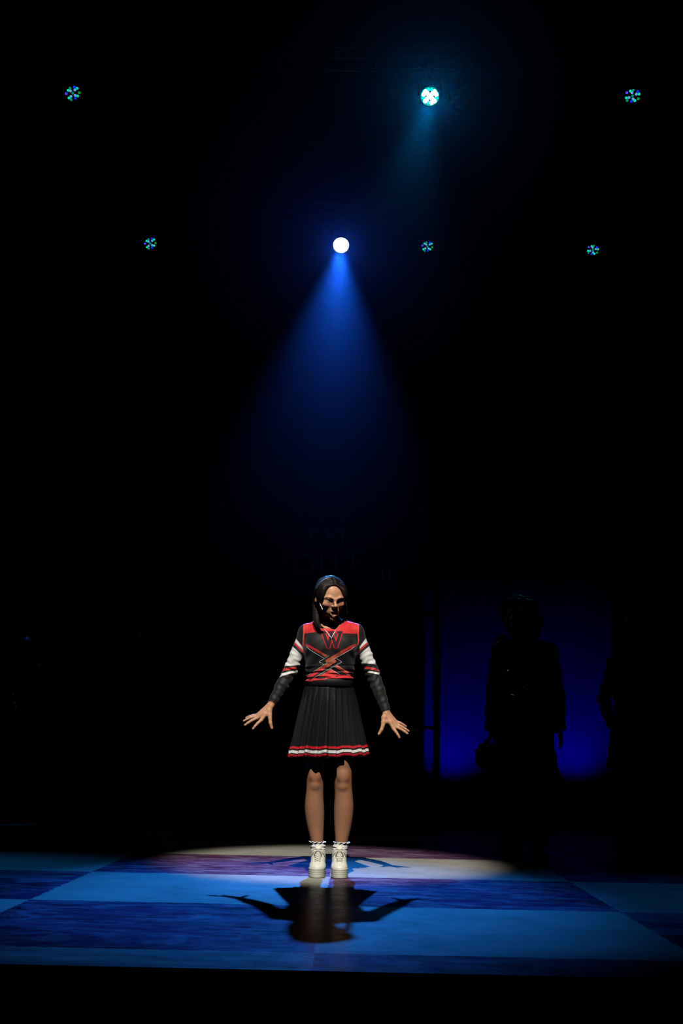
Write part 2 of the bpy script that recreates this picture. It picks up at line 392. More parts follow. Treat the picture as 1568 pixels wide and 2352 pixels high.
# ================================================================== LIGHTING RIG
def truss(Y, z, label):
    t = empty('lighting_truss', (0, Y, z)); tag(t, label, 'truss')
    for i, (dy, dz) in enumerate(((-.12, 0), (.12, 0), (0, .2))):
        MB().tube([(-6.98, Y+dy, z+dz), (6.98, Y+dy, z+dz)], .024, 10).build('chord', M_METAL, t)
    mb = MB(); k = 0; x = -6.9
    while x < 6.8:
        mb.tube([(x, Y-.12, z), (x+.25, Y, z+.2), (x+.5, Y-.12, z)], .009, 5); mb.tube([(x, Y+.12, z), (x+.25, Y, z+.2), (x+.5, Y+.12, z)], .009, 5)
        mb.tube([(x, Y-.12, z), (x, Y+.12, z)], .009, 5); x += .5
    mb.build('lacing', M_METAL, t)
    for x in (-4.5, -1.6, 4.5): MB().tube([(x, Y, z+.2), (x, Y, 12.02)], .012, 6).build('hanging_cable', M_METAL, t)
TZB, TZN = float(P_MAIN[2])+.37, float(P_TEAL[2])+.37
truss(YB, TZB, 'dark lighting truss carrying the lower row of stage lights')
truss(YN, TZN, 'dark lighting truss carrying the upper row of stage lights')
LEDC = {'t': (0, .72, .40), 'b': (.0, .03, .85), 'v': (.10, .04, 1.0), 'd': (0, .22, .13), 'g': (0, .28, .03), 'l': (.12, .34, .75), 'c': (0, .22, .16), 'w': (1, 1, 1), 'k': (0, .5, .4)}
LM = {}
def ledmat(c, s):
    if (c, s) not in LM: LM[(c, s)] = mat('led_'+{'t': 'turquoise', 'b': 'blue', 'v': 'violet', 'd': 'deep_green', 'g': 'green', 'l': 'pale_blue', 'c': 'dim_teal', 'w': 'white', 'k': 'cyan'}[c], (.02, .02, .02), .3, emit=LEDC[c], estr=s)
    return LM[(c, s)]
M_GLASS = mat('smoked_lens', (.004, .005, .007), .12)
# emitter layout inside the lens, radius 1
CELLS = [(0, 0, 'c'), (-.42, .36, 'l'), (.22, .36, 'l'), (-.24, -.36, 'l'), (.36, -.36, 'l'),
         (-.78, .50, 't'), (-.46, .74, 'b'), (.18, .72, 'd'), (.52, .50, 't'), (.90, .14, 'v'), (.70, -.52, 't'), (.46, -.80, 'd'),
         (-.14, -.74, 'b'), (-.56, -.50, 't'), (-.92, -.12, 'g')]
def fixture(pos, target, label, group, mode, rot=0, zt=8.8, R=.105):
    pos = Vector(pos); ax = (Vector(target)-pos).normalized(); root = empty('stage_light', pos); tag(root, label, 'stage light', group)
    MB().lathe([(0.001, -.26), (R*.55, -.26), (R*.75, -.22), (R*1.02, -.12), (R*1.1, -.04), (R*1.1, .012), (R*1.0, .012), (R*1.0, -.004)], pos, ax, 36).build('housing', M_METAL, root, auto=35)
    side = ax.cross(Vector((0, 0, 1))).normalized(); mid = pos-ax*.1; up = Vector((0, 0, 1))
    y = [mid+side*(R*1.2), mid+side*(R*1.2)+up*.1, mid+side*(R*.95)+up*.18, mid-side*(R*.95)+up*.18, mid-side*(R*1.2)+up*.1, mid-side*(R*1.2)]
    MB().tube(y, .012, 8, flat=.5).build('yoke', M_METAL, root)
    MB().tube([mid+up*.18, Vector((mid.x, mid.y, zt-.02))], .014, 8).tube([Vector((mid.x, mid.y, zt-.045)), Vector((mid.x, mid.y, zt+.02))], .034, 10).build('clamp', M_METAL, root)
    u = side; v = u.cross(ax).normalized(); v = v if v.z > 0 else -v
    lens = MB().lathe([(.0005, .0), (R*.98, .0), (R*.98, -.01)], pos, ax, 36).build('lens', M_GLASS if mode != 'full' else ledmat('w', 9), root)
    cs, sn = math.cos(rot), math.sin(rot); S = R*.86
    if mode == 'dim':
        for cx, cy_, c in CELLS:
            X, Y_ = (cx*cs-cy_*sn)*S, (cx*sn+cy_*cs)*S; p = pos+u*X+v*Y_+ax*.002
            MB().lathe([(.0005, .007), (S*.13, .005), (S*.19, 0)], p, ax, 12).build('emitter', ledmat(c, 1.0), lens)
    elif mode == 'bright':
        for r_, n_, off in ((0, 1, 0), (.42, 4, .75), (.82, 12, .2)):
            for i in range(n_):
                q = off+2*PI*i/n_+rot; p = pos+u*(r_*S*math.cos(q))+v*(r_*S*math.sin(q))+ax*.002
                out = r_ > .6 and i in (2, 3, 6, 9, 11)
                MB().lathe([(.0005, .009), (S*.2, .006), (S*(.21 if out else .27), 0)], p, ax, 12).build('emitter', ledmat('k' if out else 'w', 4 if out else 7), lens)
        MB().lathe([(R*.9, .004), (R*1.0, .006), (R*1.0, 0)], pos, ax, 36).build('lens_rim', ledmat('k', .9), lens)
    return root
cx_, cy0, cz_ = CAM
G = 'stage lights on the two trusses'
fixture(P_MAIN, T_MAIN, 'stage light glowing solid white at the top of the blue beam', G, 'full', 0, TZB, .099)
fixture(P_TEAL, T_TEAL, 'white stage light with cyan rim in the upper row, short teal beam', G, 'bright', .1, TZN, .095)
for (px, py, Y, zt, tx, rot, R, lab) in (
    (167, 214, YN, TZN, -2.2, -.35, .085, 'dim blue and green stage light at far left of the upper row'),
    (1452, 220, YN, TZN, 2.2, .42, .085, 'dim blue and green stage light at far right of the upper row'),
    (345, 559, YB, TZB, -2.0, -.28, .084, 'dim blue and green stage light at far left of the lower row'),
    (981, 566, YB, TZB, .4, .03, .079, 'dim blue and green stage light just right of the solid white one'),
    (1361, 574, YB, TZB, 2.2, .5, .079, 'smallest, dimmest blue and green stage light, far right of lower row')):
    p = A(px, py, Y); fixture(p, (tx*.3, -4.5, .8), lab, G, 'dim', rot, zt, R)
fixture(A(1060, 244, YN), (1.6, 0, 0), 'unlit dark stage light hanging right of the white and cyan one', G, 'off', 0, TZN, .094)
# floor lamps behind the sill
for i, px in enumerate((1045, 1318)):
    p = Vector(A(px, 1812, 9.95)); p.z = .16; root = empty('floor_lamp', (p.x, p.y-.05, 0)); tag(root, ('left' if i == 0 else 'right')+' black lamp on the floor, washing the backdrop cloth deep blue', 'floor lamp', 'floor lamps before the backdrop')
    MB().lathe([(.001, -.17), (.06, -.17), (.08, -.06), (.08, 0), (.07, 0), (.07, -.01), (.001, -.01)], (p.x, p.y-.09, .14), (0, .9, .4), 24).build('housing', M_METAL, root, auto=35)
    MB().box((p.x-.1, p.y-.2, 0), (p.x+.1, p.y-.02, .012)).box((p.x-.1, p.y-.12, .012), (p.x-.09, p.y-.09, .14)).box((p.x+.09, p.y-.12, .012), (p.x+.1, p.y-.09, .14)).build('stand', M_METAL, root, False)

# ================================================================== THE CHEERLEADER
girl = empty('person', (-.14, 0, 0)); tag(girl, 'girl in red and black cheerleader uniform standing with arms low, shouting', 'person')
def W(px, py, Y=0): return np.array(at(px, py, Y))
CX = -.150
# head frame
Rh = np.array(Matrix.Rotation(math.radians(19), 3, 'Z') @ Matrix.Rotation(math.radians(15), 3, 'X') @ Matrix.Rotation(math.radians(-2), 3, 'Y')); Th = W(758.5, 1374.5, -.085)
def head_sdf(s):
    s.M = (Rh, Th)
    s.ell((0, .015, .030), (.073, .094, .080), .01)
    s.ell((0, -.022, .010), (.064, .064, .070), .02)
    s.ell((0, -.026, -.024), (.067, .056, .056), .02)
    s.ell((0, -.030, -.066), (.044, .044, .034), .032)
    s.ell((0, -.074, -.103), (.016, .014, .012), .022)
    for q in (-1, 1):
        s.ell((q*.038, -.061, -.024), (.024, .021, .019), .014)
        s.chain([(q*.050, -.062, .014), (q*.030, -.079, .013), (q*.009, -.086, .007)], [.008, .010, .009], .012)
    s.ell((0, -.060, -.064), (.029, .026, .028), .016)
    for q in (-1, 1):
        s.ell((q*.031, -.099, -.006), (.0185, .018, .0090), .009, 's')
        s.ell((q*.031, -.0735, -.007), (.0140, .0125, .0115), .004)
        s.ell((q*.031, -.0880, -.0080), (.0115, .008, .0016), .002, 's')
    s.cone((0, -.079, .008), (0, -.105, -.026), .0068, .0086, .008)
    s.ell((0, -.106, -.029), (.0100, .0095, .0080), .006)
    for q in (-1, 1):
        s.ell((q*.0125, -.093, -.032), (.0072, .0095, .0062), .006)
        s.ell((q*.006, -.102, -.0395), (.0032, .0045, .0036), .002, 's')
        s.chain([(q*.022, -.095, -.033), (q*.029, -.090, -.046), (q*.033, -.084, -.055)], [.0026, .0026, .001], .007, 's')
    s.ell((0.002, -.097, -.0745), (.0175, .026, .0105), .004, 's')
    s.chain([(-.024, -.076, -.066), (-.013, -.0865, -.060), (-.004, -.089, -.0585), (.004, -.089, -.0585), (.013, -.0865, -.060), (.024, -.076, -.066)], [.002, .0032, .0036, .0036, .0032, .002], .003)
    s.chain([(-.021, -.077, -.070), (-.013, -.0895, -.081), (0, -.0945, -.0840), (.013, -.0895, -.081), (.021, -.077, -.070)], [.002, .0040, .0050, .0040, .002], .003)
    for q in (-1, 1):
        s.ell((q*.079, .012, -.012), (.006, .012, .016), .006, rot=(q*-.35, 'Z'))
        s.ell((q*.087, .010, -.004), (.004, .009, .017), .004, 's')
    s.M = None
    s.cone(Rh@np.array([0, .030, -.05])+Th, (CX, .02, 1.33), .050, .060, .02)
TOR = [(1.42, CX, .01, .035, .045), (1.385, CX, .01, .085, .065), (1.34, CX, .0, .132, .085), (1.28, CX, -.005, .147, .100), (1.22, CX, -.005, .143, .104), (1.15, CX, -.003, .132, .094), (1.08, CX, 0, .124, .088), (1.02, CX, .0, .132, .095), (.93, CX, .0, .145, .088), (.86, CX, .0, .145, .082)]
SL, EL, WL = W(704, 1453, .01), W(666, 1541, .03), W(626, 1613, -.03)
SR, ER, WR = W(816, 1452, .01), W(854, 1543, .03), W(885.5, 1631, -.03)
HAND = {'L': dict(w=(621, 1620), k=[(600, 1654, -.062), (591, 1649, -.050), (588, 1645, -.036), (592, 1641.5, -.022)],
                  t=[(581, 1674, -.085), (562.5, 1665.5, -.072), (560, 1656, -.050), (565, 1648.6, -.030)],
                  th=[(618, 1633, -.045), (620, 1650, -.060), (620.8, 1661, -.066), (624, 1672.5, -.068)]),
        'R': dict(w=(887, 1637), k=[(903.5, 1674, -.062), (910, 1670, -.050), (911, 1664, -.036), (909, 1657, -.022)],
                  t=[(917, 1694, -.085), (935, 1685, -.072), (937.7, 1679.5, -.050), (932, 1668.6, -.030)],
                  th=[(882, 1648, -.045), (879, 1667, -.060), (875.5, 1677, -.066), (870, 1686, -.068)])}
def hand_sdf(s, H, Wp):
    w0 = W(H['w'][0], H['w'][1], -.035); K = [W(*p) for p in H['k']]; T = [W(*p) for p in H['t']]; TH = [W(*p) for p in H['th']]
    s.cone(Wp+(Wp-w0)*1.2, w0, .024, .0185, .01)
    mid = sum(K)/4
    for i, kn in enumerate(K):
        off = (kn-mid)*.55; s.cone(w0+off*.6, kn, .0125, (.0105, .0108, .0102, .0092)[i], .010)
    for i, (kn, tp) in enumerate(zip(K, T)):
        r = (.0090, .0092, .0086, .0075)[i]; d = tp-kn; b = np.array([0, -.006, .003]); p1 = kn+d*.45+b; p2 = kn+d*.76+b*.7
        s.cone(kn, p1, r*1.05, r*.93, .004); s.cone(p1, p2, r*.95, r*.84, .002); s.cone(p2, tp, r*.86, r*.70, .002)
    s.cone(w0*.6+TH[0]*.4, TH[0], .014, .0155, .010); s.cone(TH[0], TH[1], .0150, .0110, .008); s.cone(TH[1], TH[2], .0108, .0096, .003); s.cone(TH[2], TH[3], .0100, .0076, .003)
    s.cone(TH[0]*.45+TH[1]*.55, K[0]*.6+w0*.4, .0085, .010, .012)
LEG = [dict(h=(CX-.070, .01, .84), p=[(724, 1745, .005), (724, 1783, 0), (723.5, 1812, .008), (721.5, 1856, .022), (727, 1903, .022), (729, 1938, .022)], x=-.192),
       dict(h=(CX+.072, .01, .84), p=[(787, 1745, .005), (788, 1785, 0), (788, 1814, .008), (789.5, 1856, .022), (785, 1903, .022), (783, 1938, .022)], x=-.078)]
EDGE = [dict(l=[(702, 1735), (703, 1755), (704, 1770), (704, 1790), (703.5, 1815), (700, 1840), (699, 1860), (702, 1885), (708, 1910), (714, 1932), (715, 1945)], r=[(744, 1735), (743, 1755), (742.5, 1770), (744, 1795), (742, 1825), (744, 1850), (745, 1868), (744, 1890), (743, 1910), (742, 1932), (742, 1945)]),
        dict(l=[(765, 1735), (766, 1755), (767, 1775), (767, 1798), (769, 1822), (767, 1850), (766.5, 1872), (767.5, 1900), (769, 1920), (770, 1932), (770, 1945)], r=[(810, 1735), (809, 1755), (808, 1775), (807.5, 1798), (809, 1820), (811.5, 1842), (812, 1856), (810, 1880), (805, 1905), (798, 1932), (796, 1945)])]
def leg_rows(L_):
    E = EDGE[0 if L_['x'] < -.15 else 1]; py = np.linspace(1735, 1944, 44); ly = np.array(E['l']); ry = np.array(E['r'])
    ker = np.exp(-np.linspace(-1.8, 1.8, 9)**2/2); ker /= ker.sum(); sm = lambda v: np.convolve(np.pad(v, 4, mode='edge'), ker, 'valid')
    xl, xr_ = sm(np.interp(py, ly[:, 1], ly[:, 0])), sm(np.interp(py, ry[:, 1], ry[:, 0]))
    b = sm(np.interp(py, [1735, 1765, 1790, 1820, 1860, 1905, 1944], [.058, .050, .050, .049, .056, .041, .036])); cy_ = sm(np.interp(py, [1735, 1790, 1820, 1860, 1905, 1944], [.004, .0, .010, .022, .022, .021])); rows = []
    for a, c, y, bb, cc in zip(xl, xr_, py, b, cy_):
        A_, B_ = W(a, y, cc), W(c, y, cc); rows.append(((A_[2]+B_[2])/2, (A_[0]+B_[0])/2, cc, (B_[0]-A_[0])/2, bb))
    return rows
body = SDF(); head_sdf(body); head_only = SDF(); head_sdf(head_only)
body.loft(TOR, .02)
body.cone((CX, .01, 1.37), SL, .045, .034, .02); body.cone((CX, .01, 1.37), SR, .045, .034, .02)
for S_, E_, W_, h in ((SL, EL, WL, 'L'), (SR, ER, WR, 'R')):
    body.cone(S_, E_, .036, .029, .02); body.cone(E_, E_*.65+W_*.35, .029, .027, .01); body.cone(E_*.65+W_*.35, W_, .027, .021, .012); hand_sdf(body, HAND[h], W_)
for L_ in LEG:
    P = [W(*p) for p in L_['p']]; body.cone(L_['h'], P[0], .072, .056, .02)
    body.loft(leg_rows(L_), .02)
    body.ell(P[1]+np.array([0, -.036, .004]), (.024, .014, .028), .02)
    body.ell(P[1]+np.array([0, -.030, -.052]), (.018, .014, .016), .02)
    body.cone(P[-1], (L_['x'], -.005, .080), .031, .028, .004); body.cone((L_['x'], -.005, .070), (L_['x'], -.085, .042), .024, .016, .01)
TIPS = [W(*p) for h in HAND.values() for p in h['t']+h['th'][-1:]]; KN = [W(*p) for h in HAND.values() for p in h['k']]
def skin_paint(V):
    L = (V-Th)@Rh; base = np.array([.52, .265, .145]); c = np.tile(base, (len(V), 1))
    def blend(m, col): c[:] = c*(1-m[:, None])+np.array(col)*m[:, None]
    hd = V[:, 2] > 1.37
    for q in (-1, 1):
        r = np.sqrt(((L[:, 0]-q*.040)/.024)**2+((L[:, 1]+.07)/.04)**2+((L[:, 2]+.030)/.020)**2); blend(hd*np.clip(1-r*.7, 0, 1)*.9, (.52, .17, .115))
    front = L[:, 1] < -.07
    up = np.min([segd(L[:, 0], L[:, 2], (-.024, -.066), (-.004, -.0585)), segd(L[:, 0], L[:, 2], (-.004, -.0585), (.004, -.0585)), segd(L[:, 0], L[:, 2], (.004, -.0585), (.024, -.066))], 0)
    lo_ = np.min([segd(L[:, 0], L[:, 2], (-.021, -.071), (-.013, -.085)), segd(L[:, 0], L[:, 2], (-.013, -.085), (0, -.089)), segd(L[:, 0], L[:, 2], (0, -.089), (.013, -.085)), segd(L[:, 0], L[:, 2], (.013, -.085), (.021, -.071))], 0)
    blend(hd*front*(1-sstep(up, .003, .0045)), (.34, .14, .10)); blend(hd*front*(np.abs(L[:, 0]) < .0165)*(1-sstep(lo_, .0048, .0062)), (.46, .17, .15))
    cav = np.sqrt(((L[:, 0]-.002)/.021)**2+((L[:, 2]+.072)/.0115)**2); blend(hd*(cav < 1)*(L[:, 1] > -.094)*(L[:, 1] < -.05)*.9, (.10, .015, .015))
    for t in TIPS: blend(np.clip(1-np.linalg.norm(V-t, axis=1)/.014, 0, 1)*.8, (.66, .33, .24))
    for t in KN: blend(np.clip(1-np.linalg.norm(V-t, axis=1)/.014, 0, 1)*.35, (.55, .24, .14))
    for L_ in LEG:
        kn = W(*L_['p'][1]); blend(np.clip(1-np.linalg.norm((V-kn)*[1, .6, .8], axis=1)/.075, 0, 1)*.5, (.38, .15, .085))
        for dx, dz, r_, k_ in ((-.027, -.020, .020, .5), (.027, -.022, .020, .5), (0, -.062, .022, .3), (.018, -.058, .016, .3)): blend(np.clip(1-np.hypot((V[:, 0]-kn[0]-dx), (V[:, 2]-kn[2]-dz)*.8)/r_, 0, 1)*(V[:, 1] < .0)*k_, (.12, .04, .025))  # shading beside and below the kneecaps, painted into the skin
    low = 1-sstep(V[:, 2], .55, .70); c *= 1-low[:, None]*np.array([.32, .38, .40])  # legs coloured darker; the weaker light down there is put into the skin
    return c
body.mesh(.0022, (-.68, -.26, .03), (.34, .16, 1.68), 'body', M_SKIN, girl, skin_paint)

def trace(s, P0, D, n=40, tmax=.4):
    """march points P0 along D to the surface"""
    P0 = np.array(P0, float); D = np.array(D, float); t = np.zeros(len(P0))
    for _ in range(n): t += s.ev(P0+D*t[:, None])*.7
    return P0+D*t[:, None]
def hl(p): return Rh@np.array(p)+Th
DF = Rh@np.array([0, 1., 0])
def on_face(pts, lift=.0):
    P0 = np.array([hl((x, -.17, z)) for x, z in pts]); return trace(head_only, P0, np.tile(DF, (len(P0), 1)))-DF*lift
for q in (-1, 1):
    MB().tube(on_face([(q*.053, .0125), (q*.045, .0155), (q*.034, .0158), (q*.022, .0130), (q*.011, .0085)], .0002), [.0006, .0015, .0020, .0022, .0010], 8).build('eyebrow', M_BROW, girl)
    e = MB(); c = hl((q*.031, -.0725, -.007)); prof = [(.0108*math.sin(t), -.0108*math.cos(t)) for t in np.linspace(.0, PI, 14)]
    e.lathe(prof, c, -DF, 20).build('eyeball', M_EYE, girl); MB().lathe([(.0005, .0114), (.003, .0112), (.0058, .0096)], c, -DF, 16).build('iris', M_IRIS, girl)
te = MB(); 
for i in range(-4, 5):
    p = hl((i*.0042, -.0800+abs(i)**2*.0005, -.0640)); te.lathe([(.0003, -.004), (.0020, -.0035), (.0021, .0025), (.0003, .003)], p, Rh@np.array([0, 0, 1.]), 8)
te.build('teeth', M_TEETH, girl)

# ---- hair
hair = SDF((Rh, Th))
hair.ell((0, .020, .030), (.0815, .100, .083), .01); hair.ell((0, .030, .052), (.074, .088, .066), .02); hair.ell((0, .055, -.02), (.080, .058, .10), .03)
hair.ell((0, -.020, .018), (.0745, .0735, .084), .012); hair.ell((-.052, -.028, .030), (.034, .052, .055), .02); hair.ell((.052, -.028, .030), (.034, .050, .055), .02)
hair.cone((0, -.045, .086), (0, .02, .108), .008, .006, .02)
hair.cone((-.015, .075, -.06), (-.005, .085, -.22), .062, .040, .03)
hair.M = None
LK = [W(731, 1352, -.03), W(727, 1372, -.035), W(726, 1394, -.045), W(725, 1416, -.08), W(729, 1434, -.108), W(739, 1442, -.122)]
hair.chain(LK, [.012, .014, .015, .015, .010, .004], .012)
hair.chain([W(731, 1385, .0), W(730, 1412, -.03)], [.026, .022], .015)
RK = [W(789, 1366, .02), W(791, 1392, .02), W(793, 1412, .015), W(790, 1422, .01)]
hair.chain(RK, [.012, .010, .008, .004], .012)
hair.M = (Rh, Th)
hair.cone((-.005, -.132, .098), (-.008, -.126, .050), .038, .070, .004, 's'); hair.cone((-.008, -.126, .050), (-.002, -.118, -.005), .071, .079, .004, 's')
hair.ell((0, -.10, -.05), (.068, .085, .09), .006, 's')
hair.M = None
def hair_post(P, d):
    L = (P-Th)@Rh; a = np.arctan2(L[:, 0], L[:, 2]+.02); m = sstep(L[:, 2], -.02, .02); return d+m*(.0010*np.sin(L[:, 1]*420+a*6)+.0006*np.sin(L[:, 1]*900+a*3))+(1-m)*.0016*np.sin(P[:, 0]*620+P[:, 1]*380)
hair_raw = hair; hb = hair.mesh
hair.post = hair_post; hobj = hair.mesh(.0020, (-.33, -.25, 1.20), (.03, .20, 1.70), 'hair', M_HAIRD, girl); hair.post = None
st = MB(); NS = 540
for sgn in (-1, 1):
    y0 = RNG.uniform(-.105, .10, NS); k = np.linspace(.02, 1, 15); jit = RNG.normal(0, .003, NS)
    for i in range(NS):
        a = k*math.radians(RNG.uniform(95, 118)); y = y0[i]+(k**1.4)*(.04 if y0[i] > 0 else .085 if y0[i] > -.06 else .045)+jit[i]*k
        cen = np.stack([np.zeros_like(a), y, np.full_like(a, .028)], 1); D = np.stack([np.sin(a)*sgn, np.zeros_like(a), np.cos(a)], 1)
        P0 = (cen+D*.13)@Rh.T+Th; Dw = -D@Rh.T; P = trace(hair, P0, Dw, 22); d = hair.ev(P); ok = np.abs(d) < .002
        if ok.sum() < 8: continue
        P = (P-Dw*RNG.uniform(-.0008, .0020))[ok]
        gap = np.linalg.norm(np.diff(P, axis=0), axis=1)
        if gap.max() > .03: P = P[:int(np.argmax(gap > .03))+1]
        if len(P) < 6: continue
        st.tube(P, list(np.linspace(.0011, .0007, len(P))), 4)
for i in range(110):        # loose hairs over the crown
    y0 = RNG.uniform(-.045, .075); a0 = RNG.uniform(-1.25, .7); a = np.linspace(a0, a0+RNG.uniform(.5, .9), 9)
    cen = np.stack([np.zeros_like(a), y0+np.linspace(0, .012, 9), np.full_like(a, .028)], 1); D = np.stack([np.sin(a), np.zeros_like(a), np.cos(a)], 1)
    P = trace(hair, (cen+D*.13)@Rh.T+Th, -D@Rh.T, 22); P = P+(D@Rh.T)*(np.sin(np.linspace(0, PI, 9))*RNG.uniform(.001, .0045))[:, None]
    if np.linalg.norm(np.diff(P, axis=0), axis=1).max() < .02: st.tube(P, .0008, 4)
lk = MB()
for i in range(150):        # strands hanging in the side locks
    K_ = LK if i % 3 else RK; o = RNG.normal(0, .007, 3)*[1, .8, .3]; P = [p+o*min(1, .15+.4*j)+np.array([0, -.006, 0]) for j, p in enumerate(K_)]
    G = np.array(P)
    for _ in range(3): G = np.concatenate([G[:1], np.stack([G[:-1]*.75+G[1:]*.25, G[:-1]*.25+G[1:]*.75], 1).reshape(-1, 3), G[-1:]])
    lk.tube(G, list(np.linspace(.0010, .0005, len(G))), 4)
lk.build('side_lock', M_HAIRD, hobj)
st.build('strand', M_HAIR, hobj)
hb2 = MB(); a = np.linspace(-1.32, 1.50, 46); NB = 14; ring_ = []
for k in range(NB):        # band section wrapped on the hair: offsets along the crown and outwards
    q = 2*PI*k/NB; cen = np.stack([np.zeros_like(a), np.full_like(a, .004+.0125*math.cos(q)), np.full_like(a, .028)], 1); D = np.stack([np.sin(a), np.zeros_like(a), np.cos(a)], 1)
    P = trace(hair, (cen+D*.13)@Rh.T+Th, -D@Rh.T, 26); ring_.append(P+(D@Rh.T)*(.0030+.0052*math.sin(q)+.0010*np.sin(a*55+q*2)*(math.sin(q) > 0))[:, None])
ring_ = np.array(ring_); hb2.v = [tuple(ring_[k, i]) for i in range(len(a)) for k in range(NB)]
hb2.f = [(i*NB+k, i*NB+(k+1) % NB, (i+1)*NB+(k+1) % NB, (i+1)*NB+k)[::-1] for i in range(len(a)-1) for k in range(NB)]+[tuple(range(NB)), tuple((len(a)-1)*NB+k for k in range(NB))[::-1]]; hb2.mi = [0]*len(hb2.f)
hbo = hb2.build('headband', mat('navy_satin', (.012, .045, .13), .38, spec=.6, var=.15), girl); hbo['label'] = 'dark blue gathered headband'
# ---- headset microphone, earring, necklace later
_q = np.array([W(px, py, -.32) for px, py in ((730, 1379), (733, 1384), (736.5, 1391), (739.3, 1397.5), (740.4, 1400.5))]); mp_ = trace(head_only, _q, np.tile([0, 1., 0], (5, 1)), 60)
mp_ = np.array([W(731, 1378.5, -.11), W(733.6, 1384, -.135), W(736.6, 1391, -.155), W(739.4, 1397.5, -.170), W(740.4, 1400, -.175)])
mic = MB().tube(mp_[:4], [.0016, .0018, .002, .0022], 8).build('headset_microphone', M_BEIGE, girl); tag(mic)
MB().tube([mp_[3], mp_[4]], [.0034, .0030], 10).build('microphone_tip', M_BEIGE, mic)
MB().tube([tuple(W(724, 1387.5, -.02)+.0035*np.array([math.cos(q), 0, math.sin(q)])) for q in np.linspace(0, 2*PI, 12)[:-1]], .0010, 6, close=True).build('earring', M_SILVER, girl)

# ---- cheer top
top = SDF()
TT = [(z, cx, cy, a+.010, b+.010) for z, cx, cy, a, b in TOR[:7]]; TT = [r for r in TT if r[0] > 1.1]+[(1.10, CX, 0, .134, .098), (1.04, CX-.001, -.002, .134, .104)]
top.loft(TT, .02)
for q in (-1, 1): top.ell((CX+q*.062, -.070, 1.245), (.058, .045, .055), .05)
for S_, E_, W_ in ((SL, EL, WL), (SR, ER, WR)):
    top.cone((CX, .01, 1.375), S_, .055, .044, .03); top.cone(S_, S_*.45+E_*.55, .044, .040, .025); top.cone(S_*.45+E_*.55, E_, .040, .038, .01); top.cone(E_, E_*.5+W_*.5, .038, .035, .015); top.cone(E_*.5+W_*.5, W_, .036, .026, .01)
    d = (W_-E_)/np.linalg.norm(W_-E_); top.fn(lambda P, c=W_+d*.052: np.linalg.norm(P-c, axis=1)-.050, W_+d*.052, .050, .001, 's')
top.ell(W(756, 1414, -.055), (.088, .135, .079), .004, 's')
# hem: slanted plane
hz = lambda P: 1.0555+(P[:, 0]-CX)*.07+.004*np.sin((P[:, 0]-CX)*26+1)
top.fn(lambda P: np.maximum(P[:, 2]-hz(P), np.maximum(np.hypot(P[:, 0]-CX, P[:, 1])-.165, .98-P[:, 2])), (CX, 0, 1.03), .21, .003, 's')
def axis_t(P, a, b): d = b-a; return (P-a)@d/(d@d)
def top_post(P, d):
    x, y, z = P[:, 0]-CX, P[:, 1], P[:, 2]; tor = np.clip((.15-np.abs(x))/.02, 0, 1)
    bun = (1-sstep(z, 1.09, 1.17))*tor; d = d-bun*(.0030*np.sin(z*230+x*14+np.sin(x*40)*.9)+.0012*np.sin(z*410-x*30))
    d = d-tor*.0022*np.sin(z*60+np.abs(x)*75)*(1-sstep(z, 1.2, 1.3))
    d = d-tor*.0018*np.sin(x*120-z*50)*sstep(z, 1.33, 1.38)
    for S_, E_, W_ in ((SL, EL, WL), (SR, ER, WR)):
        r = np.linalg.norm(P-E_, axis=1); m = np.clip(1-r/.13, 0, 1); t = axis_t(P, S_, E_)
        d = d-m*.0034*np.sin(t*38+x*60+y*40+np.sin(x*90+z*60)*1.2)-np.clip(1-np.abs(t-.6)/.5, 0, 1)*(1-tor)*.0018*np.sin(np.sign(x)*x*95-z*95+np.sin(z*70))
        t2 = axis_t(P, E_, W_); d = d-np.clip(1-np.abs(t2-.6)/.4, 0, 1)*(1-tor)*.0006*np.sin(t2*46+y*60)
    return d
o1, ox, oz = at(0, 0, -.1), at(1568, 0, -.1), at(0, 2352, -.1)
MINV = np.linalg.inv(np.array([[ox[0]-o1[0], oz[0]-o1[0]], [ox[2]-o1[2], oz[2]-o1[2]]]))
_pa = np.array([[at(px, py, -.1)[i] for i in (0, 2)] for px, py in ((700, 1400), (800, 1400), (700, 1600))])
_B = np.linalg.inv(np.array([_pa[1]-_pa[0], _pa[2]-_pa[0]]).T)
def cloth_uv(V):
    """pattern coordinates on the front of the garment"""
    q = (V[:, [0, 2]]-_pa[0])@_B.T; return (700+100*q[:, 0]-660)*6.533, (1400+200*q[:, 1]-1300)*6.533
RED, BRED, BLK, WHT, ORG = (.60, .026, .026), (.80, .07, .045), (.0092, .009, .0088), (.74, .74, .73), (.50, .13, .04)
